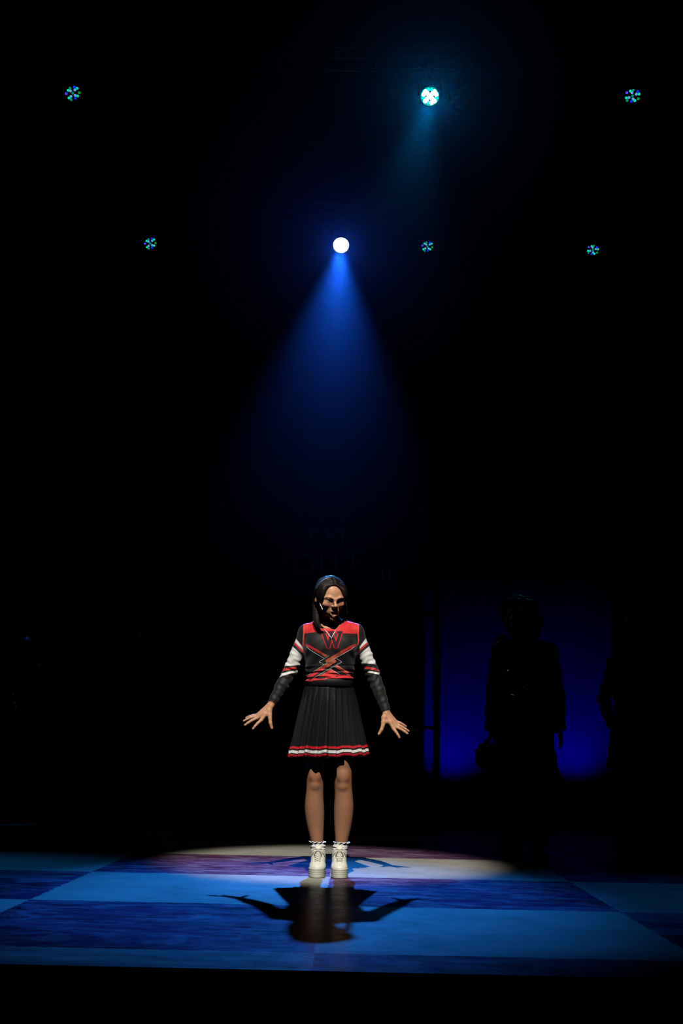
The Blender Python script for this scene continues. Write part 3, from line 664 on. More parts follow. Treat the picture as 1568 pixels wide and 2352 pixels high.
def top_paint(V):
    U, T = cloth_uv(V); c = np.tile(np.array(BLK), (len(V), 1)); fr_ = V[:, 1] < .0; tors = (U > 236) & (U < 1070)
    def blend(m, col): m = np.clip(m, 0, 1)*1.0; c[:] = c*(1-m[:, None])+np.array(col)*m[:, None]
    def line(a, b, w, e=3): return 1-sstep(segd(U, T, a, b), w-e, w+e)
    def below(a, b): return sstep(T-(a[1]+(U-a[0])*(b[1]-a[1])/(b[0]-a[0])), -3, 3)
    # yoke
    blend((1-sstep(T-(1003+8*np.sin((U-650)/140)), -3, 3))*tors, RED)
    lowp = below((283, 1200), (650, 1420))*below((650, 1420), (1015, 1200)); blend(lowp*tors*(T > 1190)*fr_, (.006, .006, .010))
    # crossed ribbons on the chest front
    f = fr_*tors*(T > 1150)
    blend(below((650, 1545), (430, 1680))*below((650, 1545), (880, 1690))*f*(T < 1640), RED)
    for a, b, w in (((283, 1188), (585, 1362), 17), ((1015, 1185), (590, 1432), 21), ((700, 1432), (318, 1665), 24), ((715, 1500), (920, 1618), 22)):
        m = line(a, b, w)*f; blend(m, RED); blend((1-sstep(np.hypot((U-650)/190, (T-1400)/170), .5, 1.3))*m*.75, ORG)
    blend(line((560, 1405), (690, 1330), 13)*f*.0, BLK); blend(line((790, 1440), (380, 1690), 20)*f, BLK); blend(line((640, 1590), (770, 1665), 0)*f, BLK); blend(line((690, 1540), (820, 1612), 15)*f, BLK)
    blend(line((500, 1425), (610, 1365), 20)*f*(U < 600), BLK)
    # red hem band
    blend(sstep(T, 1632, 1642)*tors*(1-(line((330, 1690), (480, 1610), 22)*fr_)*.95), RED)
    # armhole piping
    for pts in (((240, 835), (240, 1000), (231, 1100), (228, 1190)), ((1066, 825), (1058, 1000), (1062, 1110), (1050, 1170))):
        for a, b in zip(pts, pts[1:]): blend(line(a, b, 9, 3), BRED)
    lf, rt = (U < 232)*1., (U > 1078)*1.
    def band(side, a1, b1, a2, b2, col): blend(side*below(a1, b1)*(1-below(a2, b2)), col)
    band(lf, (90, 1035), (215, 1198), (68, 1092), (215, 1246), WHT); band(lf, (68, 1092), (215, 1246), (66, 1134), (212, 1278), RED)
    band(lf, (55, 1178), (195, 1318), (0, 1484), (195, 1474), WHT); band(lf, (0, 1512), (200, 1490), (0, 1548), (200, 1516), RED); band(lf, (-40, 1586), (175, 1536), (-40, 1625), (175, 1562), WHT)
    band(rt, (1215, 1005), (1080, 1198), (1244, 1078), (1088, 1222), WHT); band(rt, (1244, 1078), (1088, 1222), (1250, 1112), (1088, 1256), RED)
    band(rt, (1250, 1158), (1078, 1318), (1095, 1440), (1340, 1462), WHT); band(rt, (1095, 1478), (1380, 1532), (1095, 1512), (1380, 1566), RED); band(rt, (1120, 1545), (1390, 1590), (1120, 1568), (1390, 1622), WHT)
    return c
top.post = top_post
topo = top.mesh(.0018, (-.55, -.19, .84), (.26, .19, 1.46), 'cheer_top', M_TOP, girl, top_paint)
lowcuff = None
def crop1(u, v): return 660+u/6.533, 1300+v/6.533
def on_top(pts, lift=.001, s=top):
    P0 = np.array([at(*crop1(u, v), -.25) for u, v in pts]); D = np.array([at(*crop1(u, v), .0) for u, v in pts])-P0; D /= np.linalg.norm(D, axis=1)[:, None]
    return trace(s, P0, D, 60)-D*lift
def dens(pts, n=7):
    out = []
    for a, b in zip(pts, pts[1:]): out += [(a[0]+(b[0]-a[0])*t/n, a[1]+(b[1]-a[1])*t/n) for t in range(n)]
    return out+[pts[-1]]
# ---- felt letter W: red backing with black face
def patch(cond, name, m, lift, th, parent):
    us = np.arange(485, 840, 2.2); vs_ = np.arange(955, 1260, 2.2); g = [(u, v) for v in vs_ for u in us]; X, Y_ = np.array(g).T
    dd = cond(X, Y_).reshape(len(vs_), len(us)); idx = -np.ones(dd.shape, int); P = on_top(g, lift).reshape(len(vs_), len(us), 3); mb = MB(); vv = []; ff = []
    for i in range(len(vs_)-1):
        for j in range(len(us)-1):
            cs_ = ((i, j), (i, j+1), (i+1, j+1), (i+1, j))
            if all(dd[c] < 0 for c in cs_):
                for c in cs_:
                    if idx[c] < 0: idx[c] = len(vv); vv.append(P[c])
                ff.append(tuple(int(idx[c]) for c in cs_)[::-1])
    o = mb.add(vv, ff).build(name, m, parent); md = o.modifiers.new('thickness', 'SOLIDIFY'); md.thickness = th; md.offset = -1 if th > 0 else 1; return o
def wd(X, Y_):
    S = [((540, 1003), (613, 1208)), ((613, 1208), (657, 1010)), ((657, 1010), (727, 1208)), ((727, 1208), (793, 1003))]
    d = np.min([segd(X, Y_, a, b) for a, b in S], 0)-23
    return np.minimum(d, np.min([segd(X, Y_, a, b) for a, b in (((518, 992), (570, 992)), ((625, 990), (690, 990)), ((752, 992), (815, 992)))], 0)-14)
patch(lambda X, Y_: wd(X, Y_)-14, 'letter_backing', mat('red_felt', (.62, .006, .018), .9, var=.1), .0016, .0012, topo)
patch(lambda X, Y_: wd(X, Y_), 'letter_face', mat('black_felt', (.010, .010, .012), .95, var=.1), .0032, .0012, topo)
M_PIP = mat('white_piping', (.74, .74, .73), .5); pm = MB()
for a, b in (((285, 1208), (340, 1262)), ((340, 1262), (550, 1388)), ((625, 1345), (470, 1440)), ((470, 1440), (502, 1456)), ((1000, 1212), (960, 1250)), ((960, 1250), (600, 1452)), ((600, 1452), (380, 1592)), ((350, 1610), (310, 1645)), ((735, 1388), (815, 1440)), ((815, 1440), (372, 1690)),
             ((740, 1495), (925, 1612)), ((640, 1550), (772, 1622)), ((518, 1468), (550, 1488)), ((890, 1632), (938, 1645))): pm.tube(on_top(dens([a, b], 16), .0003), .0010, 6)
pm.build('piping', M_PIP, topo)
# ---- necklace
NP = on_top(dens([(520, 905), (540, 932), (600, 1005), (658, 1076)], 6), .005); NP2 = on_top(dens([(722, 955), (700, 1005), (662, 1076)], 6), .005)
nk = MB().tube(NP, .0008, 6).tube(NP2, .0008, 6).build('necklace', M_SILVER, girl)
PD = on_top([(642, 1086), (660, 1080), (680, 1083)], .006); MB().tube(PD, .0014, 6).tube(on_top([(658, 1072), (662, 1090)], .006), .0012, 6).build('pendant', M_SILVER, nk)

# ---- pleated skirt
def skirt():
    NP_ = 25; NA = NP_*24; NR = 66; zt, mb = 1.075, MB(); vs_ = []; rows = list(np.linspace(0, .86, 46))
    ph = RNG.uniform(-.25, .25, NP_+1); am = RNG.uniform(.6, 1.35, NP_)
    # stripe rows (fraction of length): gap / red / black / white / black / red
    edges = [.865, .868, .902, .905, .922, .925, .960, .963, .975, .978, 1.0]
    rows = list(np.linspace(0, .86, 46))+[.868, .896, .916, .950, .965, 1.0]; mi_of = {46: 0, 47: 1, 48: 0, 49: 2, 50: 0, 51: 1}
    for r, s in enumerate(rows):
        for i in range(NA):
            q = 2*PI*i/NA; pf = NP_*i/NA; k = int(pf); t = pf-k; t2 = t
            saw = (t2/.74 if t2 < .74 else (1-t2)/.26); saw = saw*.35+.65*saw*saw*(3-2*saw)            # knife pleat
            amp = (.0006+.027*max(0, s-.07)**.85)*am[k]*min(1, max(.08, (s-.05)/.25))
            wv = .010*s*math.sin(3*q+1.1)+.006*s*math.sin(7*q+.4)
            fl_ = min(1, s/.14); a = .116+.020*fl_+(.196-.136)*max(0, (s-.05)/.95)**1.15; b = .090+.014*fl_+(.100-.104)*s
            cx = CX-.001-.008*s; x = cx+(a+amp*saw+wv)*math.cos(q); y = .002+(b+amp*saw+wv)*math.sin(q)
            hem = .628+.020*max(0, math.cos(q))**1.3+.004*max(0, -math.cos(q))-.004*math.sin(2.2*q+.6)+.0035*math.sin(11*q)*s
            z = zt+(hem-zt)*s+(saw-.5)*.003*s
            vs_.append((x, y, z))
    ff = []; mi = []
    for r in range(len(rows)-1):
        m_ = mi_of.get(r+1, 0)
        for i in range(NA): ff.append((r*NA+i, (r+1)*NA+i, (r+1)*NA+(i+1) % NA, r*NA+(i+1) % NA)); mi.append(m_)
    mb.v = vs_; mb.f = [f[::-1] for f in ff]; mb.mi = mi
    o = mb.build('pleated_skirt', (M_SKIRT, M_SRED, M_SWHITE), girl); md = o.modifiers.new('thickness', 'SOLIDIFY'); md.thickness = .0014; md.offset = -1
    wb = MB(); n = 96
    for s in (0, 1):
        for i in range(n):
            q = 2*PI*i/n; wb.v.append((CX+(.1195+.0180*s)*math.cos(q), .002+(.096+.0175*s)*math.sin(q), zt+.008-.060*s))
    wb.f = [(i, (i+1) % n, n+(i+1) % n, n+i)[::-1] for i in range(n)]; wb.mi = [0]*n
    w_ = wb.build('waistband', mat('black_waistband', (.007, .007, .009), .6, spec=.25, var=.1), o); md = w_.modifiers.new('thickness', 'SOLIDIFY'); md.thickness = .002; md.offset = 1
skirt()

# ---- shoes and socks
def shoe(x0, sgn, rot):
    R = np.array(Matrix.Rotation(rot, 3, 'Z')); T = np.array([x0, 0, 0.]); Wd = lambda p: tuple(R@np.array(p)+T)
    ys = [-.152, -.146, -.135, -.11, -.07, -.03, .02, .06, .082, .090]; ws = [.010, .026, .036, .0445, .0465, .041, .037, .038, .026, .008]
    sole = SDF((R, T)); 
    def sf(P):
        x, y, z = P[:, 0]-.002*sgn, P[:, 1], P[:, 2]; w_ = np.interp(y, [-.08, -.03, .02, .05], [.0455, .041, .037, .038])
        d = np.where(y < -.08, (np.sqrt((x/.0455)**2+((y+.08)/.073)**2)-1)*.046, np.where(y > .05, (np.sqrt((x/.038)**2+((y-.05)/.042)**2)-1)*.038, np.abs(x)-w_))
        lift = .006*sstep(y, -.05, .09); gr = ((z-.002) % .0100)/.0100-.5; d = d+.0010*np.exp(-(gr/.10)**2)*(z < .046)*(z > .008)+.0012*(z > .047)
        return np.maximum(d*.9, np.abs(z-.0253-lift)-.0245-lift)
    sole.fn(sf, (0, -.03, .03), .14, .0005, 'u')
    up = SDF((R, T)); up.ell((0, -.088, .047), (.0430, .056, .029), .01); up.ell((0, -.05, .054), (.042, .06, .038), .02)
    up.cone((0, -.080, .052), (0, -.02, .094), .030, .036, .02); up.cone((0, -.01, .09), (0, .012, .128), .037, .037, .02); up.cone((0, .045, .065), (0, .035, .125), .037, .034, .02)
    up.fn(lambda P: -(P[:, 2]-.1-.33*(-P[:, 1]+.03)*0-.028+.25*(P[:, 1]-.01)), (0, .02, .16), .1, .004, 's') if False else None
    up.fn(lambda P: P[:, 2]-(.134+np.clip(-P[:, 1], -.05, .05)*.12), (0, 0, .09), .25, .004, 'i')
    up.fn(lambda P: -(P[:, 2]-.03), (0, -.03, .0), .25, .002, 'i')
    up.fn(lambda P: np.maximum(np.hypot(P[:, 0]/.88, P[:, 1]-.020)-.033, .10-P[:, 2]), (0, .02, .13), .07, .003, 's')
    def upost(P, d):      # stitched seams
        L = (P-T)@R; g = np.exp(-((np.abs(L[:, 0])-.016-.10*(L[:, 1]+.10))/.0016)**2)*(L[:, 1] < -.03)*(L[:, 1] > -.125)*(L[:, 2] > .06)
        g2 = np.exp(-((L[:, 1]+.098+.4*(np.abs(L[:, 0]))**1)/.0016)**2)*(L[:, 2] > .05); return d+.0012*g+.0010*g2
    up.post = upost
    root = girl; so = sole.mesh(.0018, (x0-.07, -.18, -.002), (x0+.07, .12, .075), 'sole', M_SOLE, None); uo = up.mesh(.0018, (x0-.07, -.17, .02), (x0+.07, .11, .16), 'platform_sneaker', M_SHOE, girl)
    so.parent = uo
    up.post = None
    def vamp(pts, lift): P0 = np.array([Wd((x, y, .20)) for x, y in pts]); return trace(up, P0, np.tile([0, .0, -1.], (len(P0), 1)), 60)+np.array([0, 0, lift])
    lc = MB()
    for j in range(5):
        y = -.102+j*.0150; hw = .0150+.0008*j
        lc.tube(vamp([(-hw, y), (-hw*.5, y-.001), (0, y-.0015), (hw*.5, y-.001), (hw, y)], .0012), .0026, 8, flat=.5)
        if j < 4: lc.tube(vamp([(-hw, y), (0, y+.007), (hw, y+.0150)], .0022), .0024, 8); lc.tube(vamp([(hw, y), (0, y+.007), (-hw, y+.0150)], .0030), .0024, 8)
    kz = float(vamp([(0, -.03)], 0)[0][2]); kn = np.array([0, -.034, kz+.004])
    for q in (-1, 1):
        lp = [kn+np.array([q*a, b, c]) for a, b, c in ((0, 0, 0), (.012, -.010, .004), (.026, -.014, .000), (.037, -.012, -.012), (.040, -.008, -.022), (.034, -.010, -.022), (.024, -.014, -.012), (.012, -.012, -.004), (0, 0, 0))]
        lc.tube([Wd(p) for p in lp], .0032, 8, flat=.45)
        en = [kn+np.array([q*a, b, c]) for a, b, c in ((0, 0, 0), (.010, -.014, -.004), (.018, -.026, -.016), (.022, -.030, -.030))]; lc.tube([Wd(p) for p in en], .0028, 8, flat=.5)
    lc.tube([Wd(kn+np.array([-.006, -.003, 0])), Wd(kn+np.array([0, -.006, .002])), Wd(kn+np.array([.006, -.003, 0]))], .0048, 8)
    lc.build('laces', M_LACE, uo)
    MB().tube([Wd((0, -.045, kz-.006)), Wd((0, -.028, kz+.012)), Wd((0, -.020, kz+.024))], [.016, .018, .014], 12, flat=.25).build('tongue', M_SHOE, uo)
    an = W(728.3, 1938, .022) if x0 < -.15 else W(783.8, 1938, .022); sk = SDF(); tz = .176
    sk.cone((x0, .016, .09), (an[0]*.4+x0*.6, .018, .14), .036, .0375, .01); sk.cone((an[0]*.4+x0*.6, .018, .14), (an[0], .021, tz+.01), .0385, .0405, .01)
    sk.fn(lambda P: P[:, 2]-tz, (x0, 0, .1), .3, .002, 'i')
    sk.post = lambda P, d: d-.0011*np.sin(P[:, 2]*330+P[:, 0]*45+np.sin(P[:, 0]*70))*(1-sstep(P[:, 2], .152, .166))-.0022*np.exp(-((P[:, 2]-.153)/.003)**2)
    s_ = sk.mesh(.0018, (x0-.07, -.06, .08), (x0+.07, .09, .20), 'sock', M_SOCK, girl)
    fr_ = MB(); n = 72; nw = 11
    for s in range(4):
        for i in range(n):
            q = 2*PI*i/n; k = s/3; r = .0395+.0040*k+.0020*k*math.sin(nw*q+1.2); fr_.v.append((an[0]+r*math.cos(q), .021+r*math.sin(q), tz-.012+.010*k+.0032*k*math.sin(nw*q)))
    fr_.f = [(s*n+i, s*n+(i+1) % n, (s+1)*n+(i+1) % n, (s+1)*n+i) for s in range(3) for i in range(n)]; fr_.mi = [0]*len(fr_.f)
    fr_.tube(fr_.v[3*n:4*n], .0024, 6, close=True)
    fr_.build('sock_frill', M_SOCK, s_)
shoe(LEG[0]['x'], -1, math.radians(-1)); shoe(LEG[1]['x'], 1, math.radians(2))

# ================================================================== FIGURES IN THE DARK
def hand_simple(s, w0, d, side, k=.9, curl=.3):
    """a relaxed five-fingered hand from wrist w0 pointing along d; side = towards the thumb"""
    d = np.array(d, float); d /= np.linalg.norm(d); side = np.array(side, float); side -= d*(side@d); side /= np.linalg.norm(side); nrm = np.cross(d, side)
    for i, o in enumerate((.028, .009, -.010, -.027)):
        kn = w0+d*(.085-.004*abs(i-1))*k+side*o*k; ln = (.072, .080, .074, .058)[i]*k; dd = d+side*o*3
        s.cone(w0+side*o*.4, kn, .013, .011, .012); p1 = kn+dd*ln*.5; p2 = p1+(dd*.8+nrm*curl)*ln*.3; p3 = p2+(dd*.6+nrm*curl*1.6)*ln*.25
        s.chain([kn, p1, p2, p3], [.0095, .0088, .008, .0068], .003)
    t0 = w0+d*.03*k+side*.022*k; s.chain([w0, t0, t0+(d*.6+side*.8)*.032*k, t0+(d*.85+side*.75)*.058*k], [.014, .0135, .011, .008], .006)
def figure(name, Y, J, label, hairf, coatf, R=(.055, .044, .034), ph=1.0, yaw=0, group=None, extra=None):
    """J: pixel joints seen at depth Y, with an optional depth offset"""
    G_ = lambda p: np.array(at(p[0], p[1], Y+(p[2] if len(p) > 2 else 0)))
    g = empty('person', (float(G_(J['neck'])[0]), Y, 0)); tag(g, label, 'person', group)
    hd = G_(J['head']); nk = G_(J['neck']); s = SDF(); Rz = np.array(Matrix.Rotation(yaw, 3, 'Z')); s.M = (Rz*1.0, hd); 
    s.ell((0, .01, .03), (.075, .095, .085), .01); s.ell((0, -.03, -.035), (.058, .056, .075), .03); s.ell((0, -.07, -.105), (.02, .018, .017), .02)
    s.cone((0, -.082, .01), (0, -.106, -.03), .008, .011, .01)
    for q in (-1, 1):
        s.ell((q*.031, -.098, 0), (.017, .014, .010), .01, 's'); s.ell((q*.031, -.072, 0), (.013, .013, .012), .003); s.ell((q*.078, .01, -.01), (.009, .018, .03), .005)
    s.chain([(-.022, -.084, -.068), (0, -.094, -.066), (.022, -.084, -.068)], [.004, .006, .004], .004); s.ell((0, -.098, -.070), (.018, .008, .0015), .002, 's')
    s.M = None; s.cone(hd+np.array([0, .02, -.05]), nk+np.array([0, .02, -.02]), .055, .06, .02)
    cx = nk[0]; sh = G_(J['sl']), G_(J['sr']); zsh = (sh[0][2]+sh[1][2])/2; hip = zsh-.52*ph
    s.loft([(zsh+.03, cx, Y, .08, .07), (zsh-.04, cx, Y, .15*ph, .10), (zsh-.18, cx, Y, .155*ph, .115), (zsh-.36, cx, Y, .135*ph, .10), (hip, cx, Y, .165*ph, .115), (hip-.1, cx, Y, .16*ph, .11)], .02)
    for k in ('l', 'r'):
        S_, E_, W_ = G_(J['s'+k]), G_(J['e'+k]), G_(J['w'+k]); s.cone((cx, Y, zsh), S_, .06, .048, .02); s.chain([S_, E_, W_], [.046, .037, .026], .015)
        hand_simple(s, W_, J.get('h'+k, (0, 0, -1)), (0, -1, .1), curl=.3)
        q = -1 if k == 'l' else 1; x = cx+q*.09
        s.chain([(x, Y, hip-.05), (x, Y, .50), (x, Y+.02, .36), (x, Y+.03, .10)], [.085, .055, .058, .038], .02); s.chain([(x, Y+.03, .07), (x, Y-.10, .045)], [.04, .035], .02)
    lo, hi = (cx-.75, Y-.45, .0), (cx+.75, Y+.4, 2.1)
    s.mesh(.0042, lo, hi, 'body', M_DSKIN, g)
    return g, G_, hd, nk, sh, cx, zsh, hip, lo, hi
def boots(g, cx, Y, m):
    for q in (-1, 1):
        x = cx+q*.09; s = SDF(); s.cone((x, Y+.04, .07), (x, Y+.035, .24), .05, .055, .02); s.cone((x, Y+.03, .05), (x, Y-.10, .045), .05, .046, .02)
        s.fn(lambda P: -(P[:, 2]-.002), (x, Y, 0), .3, .001, 'i'); s.mesh(.005, (x-.1, Y-.2, -.01), (x+.1, Y+.13, .32), 'boot', m, g)
def trousers(g, cx, Y, hip, flare, m, top=None):
    s = SDF(); s.loft([(hip+.12, cx, Y, .15, .115), (hip, cx, Y, .185, .135), (hip-.14, cx, Y, .18, .13)], .02)
    for q in (-1, 1):
        x = cx+q*.09; s.chain([(x, Y, hip-.05), (x+q*.01, Y+.005, .5), (x+q*.015, Y+.02, .05)], [.095, .07+flare*.3, .062+flare], .02)
    s.fn(lambda P: -(P[:, 2]-.03), (cx, Y, 0), .6, .001, 'i'); s.post = lambda P, d: d-.004*np.sin(P[:, 2]*42+P[:, 0]*30)
    s.mesh(.006, (cx-.35, Y-.3, 0), (cx+.35, Y+.3, hip+.3), 'trousers', m, g)

# --- tall figure in a long coat before the blue cloth
YA = 2.1
gA, G_, hd, nk, sh, cx, zsh, hip, lo, hi = figure('coat', YA, dict(head=(1196, 1418), neck=(1200, 1462), sl=(1148, 1492), sr=(1262, 1494), el=(1135, 1580, .05), er=(1281, 1604, .05), wl=(1130, 1672, -.05), wr=(1284, 1672, -.02), hl=(-.25, -.1, -1), hr=(.1, 0, -1)),
    'shadowy person in long dark coat, big curly hair, before the blue backdrop', None, None, ph=1.12, yaw=math.radians(-12))
s = SDF(); s.ell(hd+np.array([.0, .035, .035]), (.150, .135, .135), .02); s.ell(hd+np.array([.03, .06, -.05]), (.135, .11, .13), .04)
s.ell(hd+np.array([-.015, -.12, -.035]), (.066, .10, .095), .01, 's')
s.post = lambda P, d: d+.006*np.sin(P[:, 0]*75+np.sin(P[:, 2]*50))*np.sin(P[:, 2]*78+P[:, 1]*60)+.003*np.sin(P[:, 0]*160)*np.sin(P[:, 2]*150+P[:, 1]*90)
s.mesh(.0045, hd-np.array([.24, .2, .28]), hd+np.array([.26, .28, .26]), 'curly_hair', M_HAIR, gA)
s = SDF(); zc = lambda py: float(at(1200, py, YA)[2])
s.loft([(zsh+.045, cx, YA, .10, .085), (zsh-.02, cx, YA, .19, .115), (zsh-.2, cx+.005, YA, .20, .135), (zc(1600), cx, YA, .20, .135), (zc(1720), cx, YA, .225, .15), (zc(1800), cx-.005, YA, .27, .17), (zc(1870), cx-.01, YA, .30, .19)], .02)
for k in ('l', 'r'):
    J = dict(l=((1148, 1492), (1135, 1580, .05), (1128, 1672, -.05)), r=((1262, 1494), (1279, 1604, .05), (1283, 1672, -.02)))[k]; S_, E_, W_ = map(G_, J)
    s.cone((cx, YA, zsh+.055), S_, .055, .056, .03); s.chain([S_, E_, W_], [.060, .060, .052], .02); d = (W_-E_)/np.linalg.norm(W_-E_); s.fn(lambda P, c=W_+d*.075: np.linalg.norm(P-c, axis=1)-.07, W_+d*.075, .07, .002, 's')
s.fn(lambda P: np.maximum(np.abs(P[:, 0]-cx+.01)-.022-.02*np.clip(P[:, 2]-zsh+.1, 0, .1)/.1, P[:, 1]-YA+.075), (cx, YA-.2, zsh-.3), .55, .01, 's')
s.fn(lambda P: np.linalg.norm(P-nk-np.array([0, -.03, .03]), axis=1)-.085, nk+np.array([0, -.03, .03]), .085, .01, 's')
s.post = lambda P, d: d-.007*np.sin((P[:, 0]-cx)*55+np.sin(P[:, 2]*9))*(1-sstep(P[:, 2], .7, 1.1))-.003*np.sin(P[:, 2]*50+P[:, 0]*30)
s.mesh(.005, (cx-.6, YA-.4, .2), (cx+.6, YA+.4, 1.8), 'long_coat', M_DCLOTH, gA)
M_SHIRTB = mat('dim_shirt', (.09, .10, .10), .8)
s = SDF(); s.loft([(zsh+.02, cx, YA, .08, .075), (zsh-.03, cx, YA, .155, .105), (zsh-.18, cx, YA, .165, .121), (zsh-.36, cx, YA, .145, .108), (hip+.08, cx, YA, .165, .118)], .02)
s.fn(lambda P: np.linalg.norm(P-nk-np.array([0, -.05, .03]), axis=1)-.06, nk+np.array([0, -.05, .03]), .06, .01, 's'); s.mesh(.005, (cx-.3, YA-.3, hip), (cx+.3, YA+.3, zsh+.15), 'shirt', M_SHIRTB, gA)
trousers(gA, cx, YA, hip, .01, M_DCLOTH); boots(gA, cx, YA, M_DCLOTH)
def glint(px, py, Y, dx, dz, nm, par, tilt=0, off=-.17):
    c = np.array(at(px, py, Y+off)); u = np.array([math.cos(tilt), 0, math.sin(tilt)]); v = np.array([-math.sin(tilt), 0, math.cos(tilt)]); mb = MB(); n = 14
    mb.lathe([(.0005, .004), (.6, .003), (1, -.004)], (0, 0, 0), (0, -1, 0), n); V_ = np.array(mb.v); V_[:, [0, 2]] *= 1
    mb.v = [tuple(c+u*p[0]*dx+v*p[2]*dz+np.array([0, p[1], 0])) for p in V_]; return mb.build(nm, M_GLINT, par)
glint(1203, 1578, YA, .006, .006, 'button', gA); glint(1186, 1511, YA, .005, .005, 'button', gA); glint(1169, 1538, YA, .018, .012, 'brooch', gA, .3)
MB().tube([at(1168, 1592, YA-.16), at(1180, 1596, YA-.17), at(1192, 1598, YA-.165)], .006, 8).build('belt_chain', M_GLINT, gA)
ep = [at(1134, 1476, YA-.01), at(1146, 1466, YA-.01), at(1152, 1462, YA-.01), at(1164, 1457, YA-.01)]
MB().tube([p+np.array([0, 0, -.014]) for p in ep], [.016, .026, .026, .012], 10, flat=.9).build('epaulette', mat('glossy_trim', (.03, .035, .04), .25, spec=.8), gA)
MB().tube([at(1149, 1463, YA-.01)+np.array([0, .0, .004]), at(1154, 1461, YA-.01)+np.array([0, 0, .006])], .008, 8).build('epaulette_stud', M_GLINT, gA)
# bag in the person's hand
bg = SDF(); bc = np.array(at(1112, 1738, YA-.05)); bg.ell(bc, (.070, .055, .095), .01); bg.ell(bc+np.array([.02, 0, .05]), (.045, .045, .06), .03)
bg.post = lambda P, d: d-.005*np.sin(P[:, 0]*120+P[:, 2]*60)
bo = bg.mesh(.005, bc-.16, bc+.16, 'cloth_bag', M_DCLOTH); tag(bo, 'small dark bag held low in the coated figure\'s hand at left', 'bag')
hp = at(1129, 1684, YA-.06); MB().tube([bc+np.array([-.01, 0, .09]), hp+np.array([-.02, 0, -.03]), hp+np.array([.02, -.01, -.05]), bc+np.array([.05, 0, .08])], .006, 8).build('strap', M_DCLOTH, bo)

# --- second figure, half hidden by the curtain side, hand on hip
YC = 2.9
gC, G_, hd, nk, sh, cx, zsh, hip, lo, hi = figure('side', YC, dict(head=(1452, 1452), neck=(1455, 1500), sl=(1410, 1524), sr=(1502, 1526), el=(1386, 1608, .04), er=(1516, 1612, .04), wl=(1404, 1668, -.06), wr=(1520, 1690, -.02), hl=(.5, -.2, -.8), hr=(0, 0, -1)),
    'shadowy person at right with bent arm, dark outline against the blue glow', None, None, ph=1.0)
s = SDF(); s.ell(hd+np.array([0, .025, .03]), (.090, .112, .098), .01); s.cone(hd+np.array([0, .05, -.02]), hd+np.array([0, .07, -.22]), .08, .05, .03); s.ell(hd+np.array([0, -.11, -.03]), (.062, .10, .09), .01, 's')
s.mesh(.005, hd-np.array([.16, .2, .34]), hd+np.array([.16, .2, .2]), 'hair', M_HAIR, gC)
s = SDF(); s.loft([(zsh+.035, cx, YC, .09, .08), (zsh-.03, cx, YC, .175, .115), (zsh-.2, cx, YC, .18, .13), (zsh-.38, cx, YC, .16, .12), (hip, cx, YC, .20, .135), (hip-.3, cx, YC, .24, .17)], .02)
for J in (((1410, 1524), (1386, 1608, .04), (1403, 1664, -.06)), ((1502, 1526), (1516, 1612, .04), (1520, 1684, -.02))):
    S_, E_, W_ = map(G_, J); s.cone((cx, YC, zsh), S_, .065, .055, .02); s.chain([S_, E_, W_], [.055, .050, .038], .02)
s.fn(lambda P: np.linalg.norm(P-nk-np.array([0, -.04, .03]), axis=1)-.08, nk+np.array([0, -.04, .03]), .08, .01, 's')
s.post = lambda P, d: d-.004*np.sin(P[:, 2]*55+P[:, 0]*40)
s.mesh(.005, (cx-.5, YC-.35, .3), (cx+.5, YC+.35, 1.8), 'tunic', M_DCLOTH, gC); trousers(gC, cx, YC, hip, .03, M_DCLOTH); boots(gC, cx, YC, M_DCLOTH)

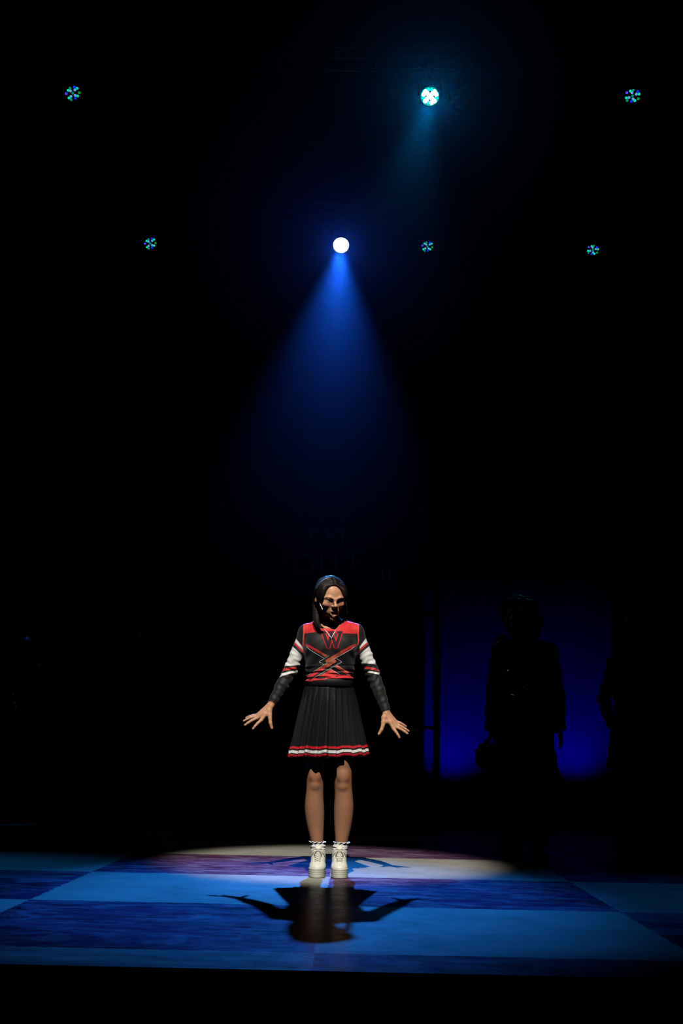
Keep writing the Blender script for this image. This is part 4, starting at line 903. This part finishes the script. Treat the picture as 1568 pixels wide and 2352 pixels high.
# --- two figures in the dark at left
M_SEQ = mat('sequin_cloth', (.05, .07, .10), .22, metal=.9, bump=(60, 1.0, .02)); M_DGOLD = mat('dull_olive_cloth', (.10, .09, .05), .7, var=.2)
for (YD, J, lab, kind) in ((4.6, dict(head=(56, 1492), neck=(56, 1521), sl=(30, 1541), sr=(86, 1543), el=(20, 1588, .04), er=(98, 1590, .04), wl=(30, 1626, -.08), wr=(100, 1636, -.02), hl=(.3, -.2, -1), hr=(0, 0, -1)), 'barely visible person at far left in dark clothes with glinting blue sequins', 's'),
                       (3.4, dict(head=(312, 1486), neck=(312, 1519), sl=(284, 1542), sr=(342, 1543), el=(274, 1600, .04), er=(350, 1600, .04), wl=(272, 1654, -.05), wr=(332, 1664, -.16), hl=(0, -.1, -1), hr=(-.6, -.3, -.7)), 'barely visible person in the dark left of the cheerleader, hand showing dimly', 'h')):
    g_, G_, hd, nk, sh, cx, zsh, hip, lo, hi = figure('left', YD, J, lab, None, None, ph=.92)
    s = SDF(); s.ell(hd+np.array([0, .025, .03]), (.088, .110, .096), .01); s.ell(hd+np.array([0, .08, -.02]), (.06, .05, .07), .02); s.ell(hd+np.array([0, -.11, -.03]), (.062, .10, .09), .01, 's')
    s.mesh(.006, hd-.2, hd+.2, 'hair', M_HAIR, g_)
    s = SDF(); s.loft([(zsh+.035, cx, YD, .085, .075), (zsh-.03, cx, YD, .16, .11), (zsh-.2, cx, YD, .165, .125), (zsh-.36, cx, YD, .145, .112), (hip, cx, YD, .175, .125)], .02)
    for k in ('l', 'r'):
        S_, E_, W_ = (G_(J[c+k]) for c in 'sew'); s.cone((cx, YD, zsh), S_, .065, .053, .02); s.chain([S_, E_, E_*.2+W_*.8], [.052, .043, .034], .02)
    s.fn(lambda P: np.linalg.norm(P-nk-np.array([0, -.04, .03]), axis=1)-.075, nk+np.array([0, -.04, .03]), .075, .01, 's'); s.post = lambda P, d: d-.003*np.sin(P[:, 2]*60+P[:, 0]*45)
    s.mesh(.005, (cx-.5, YD-.35, hip-.05), (cx+.5, YD+.3, zsh+.2), 'jacket', M_DCLOTH, g_); trousers(g_, cx, YD, hip, .01, M_DCLOTH); boots(g_, cx, YD, M_DCLOTH)
    if kind == 's':
        for q in (-1, 1):
            c = sh[0 if q < 0 else 1]; MB().tube([c+np.array([-q*.06, -.02, .055]), c+np.array([0, -.03, .060]), c+np.array([q*.045, -.03, .030])], [.018, .030, .022], 12, flat=.8).build('shoulder_sequins', M_SEQ, g_)
        for px, py in ((28, 1592), (36, 1598), (31, 1612), (38, 1610), (35, 1620), (33, 1628)): glint(px, py, YD, .014, .020, 'sequin', g_, .5, -.15)

# ================================================================== HAZE
hz_ = MB().box((-6.95, -2.8, .9), (6.95, 10.55, 11.9))
mv = bpy.data.materials.new('stage_haze'); mv.use_nodes = True; nt = mv.node_tree; nt.nodes.clear()
vo = nt.nodes.new('ShaderNodeVolumeScatter'); vo.inputs['Density'].default_value = .0030; vo.inputs['Anisotropy'].default_value = .87; vo.inputs['Color'].default_value = (.45, .55, 1, 1)
mo = nt.nodes.new('ShaderNodeOutputMaterial'); 
tc = nt.nodes.new('ShaderNodeTexCoord'); sp_ = nt.nodes.new('ShaderNodeSeparateXYZ'); nt.links.new(tc.outputs['Object'], sp_.inputs[0])
mr = nt.nodes.new('ShaderNodeMapRange'); mr.interpolation_type = 'SMOOTHSTEP'; nt.links.new(sp_.outputs[2], mr.inputs[0])
mr.inputs[1].default_value = .9; mr.inputs[2].default_value = 6.5; mr.inputs[3].default_value = 0; mr.inputs[4].default_value = .0033; nt.links.new(mr.outputs[0], vo.inputs['Density'])
nt.links.new(vo.outputs[0], mo.inputs['Volume'])
ho = hz_.build('haze', mv, None, False); tag(ho, 'thin stage haze that catches the light beams', 'haze', kind='stuff')
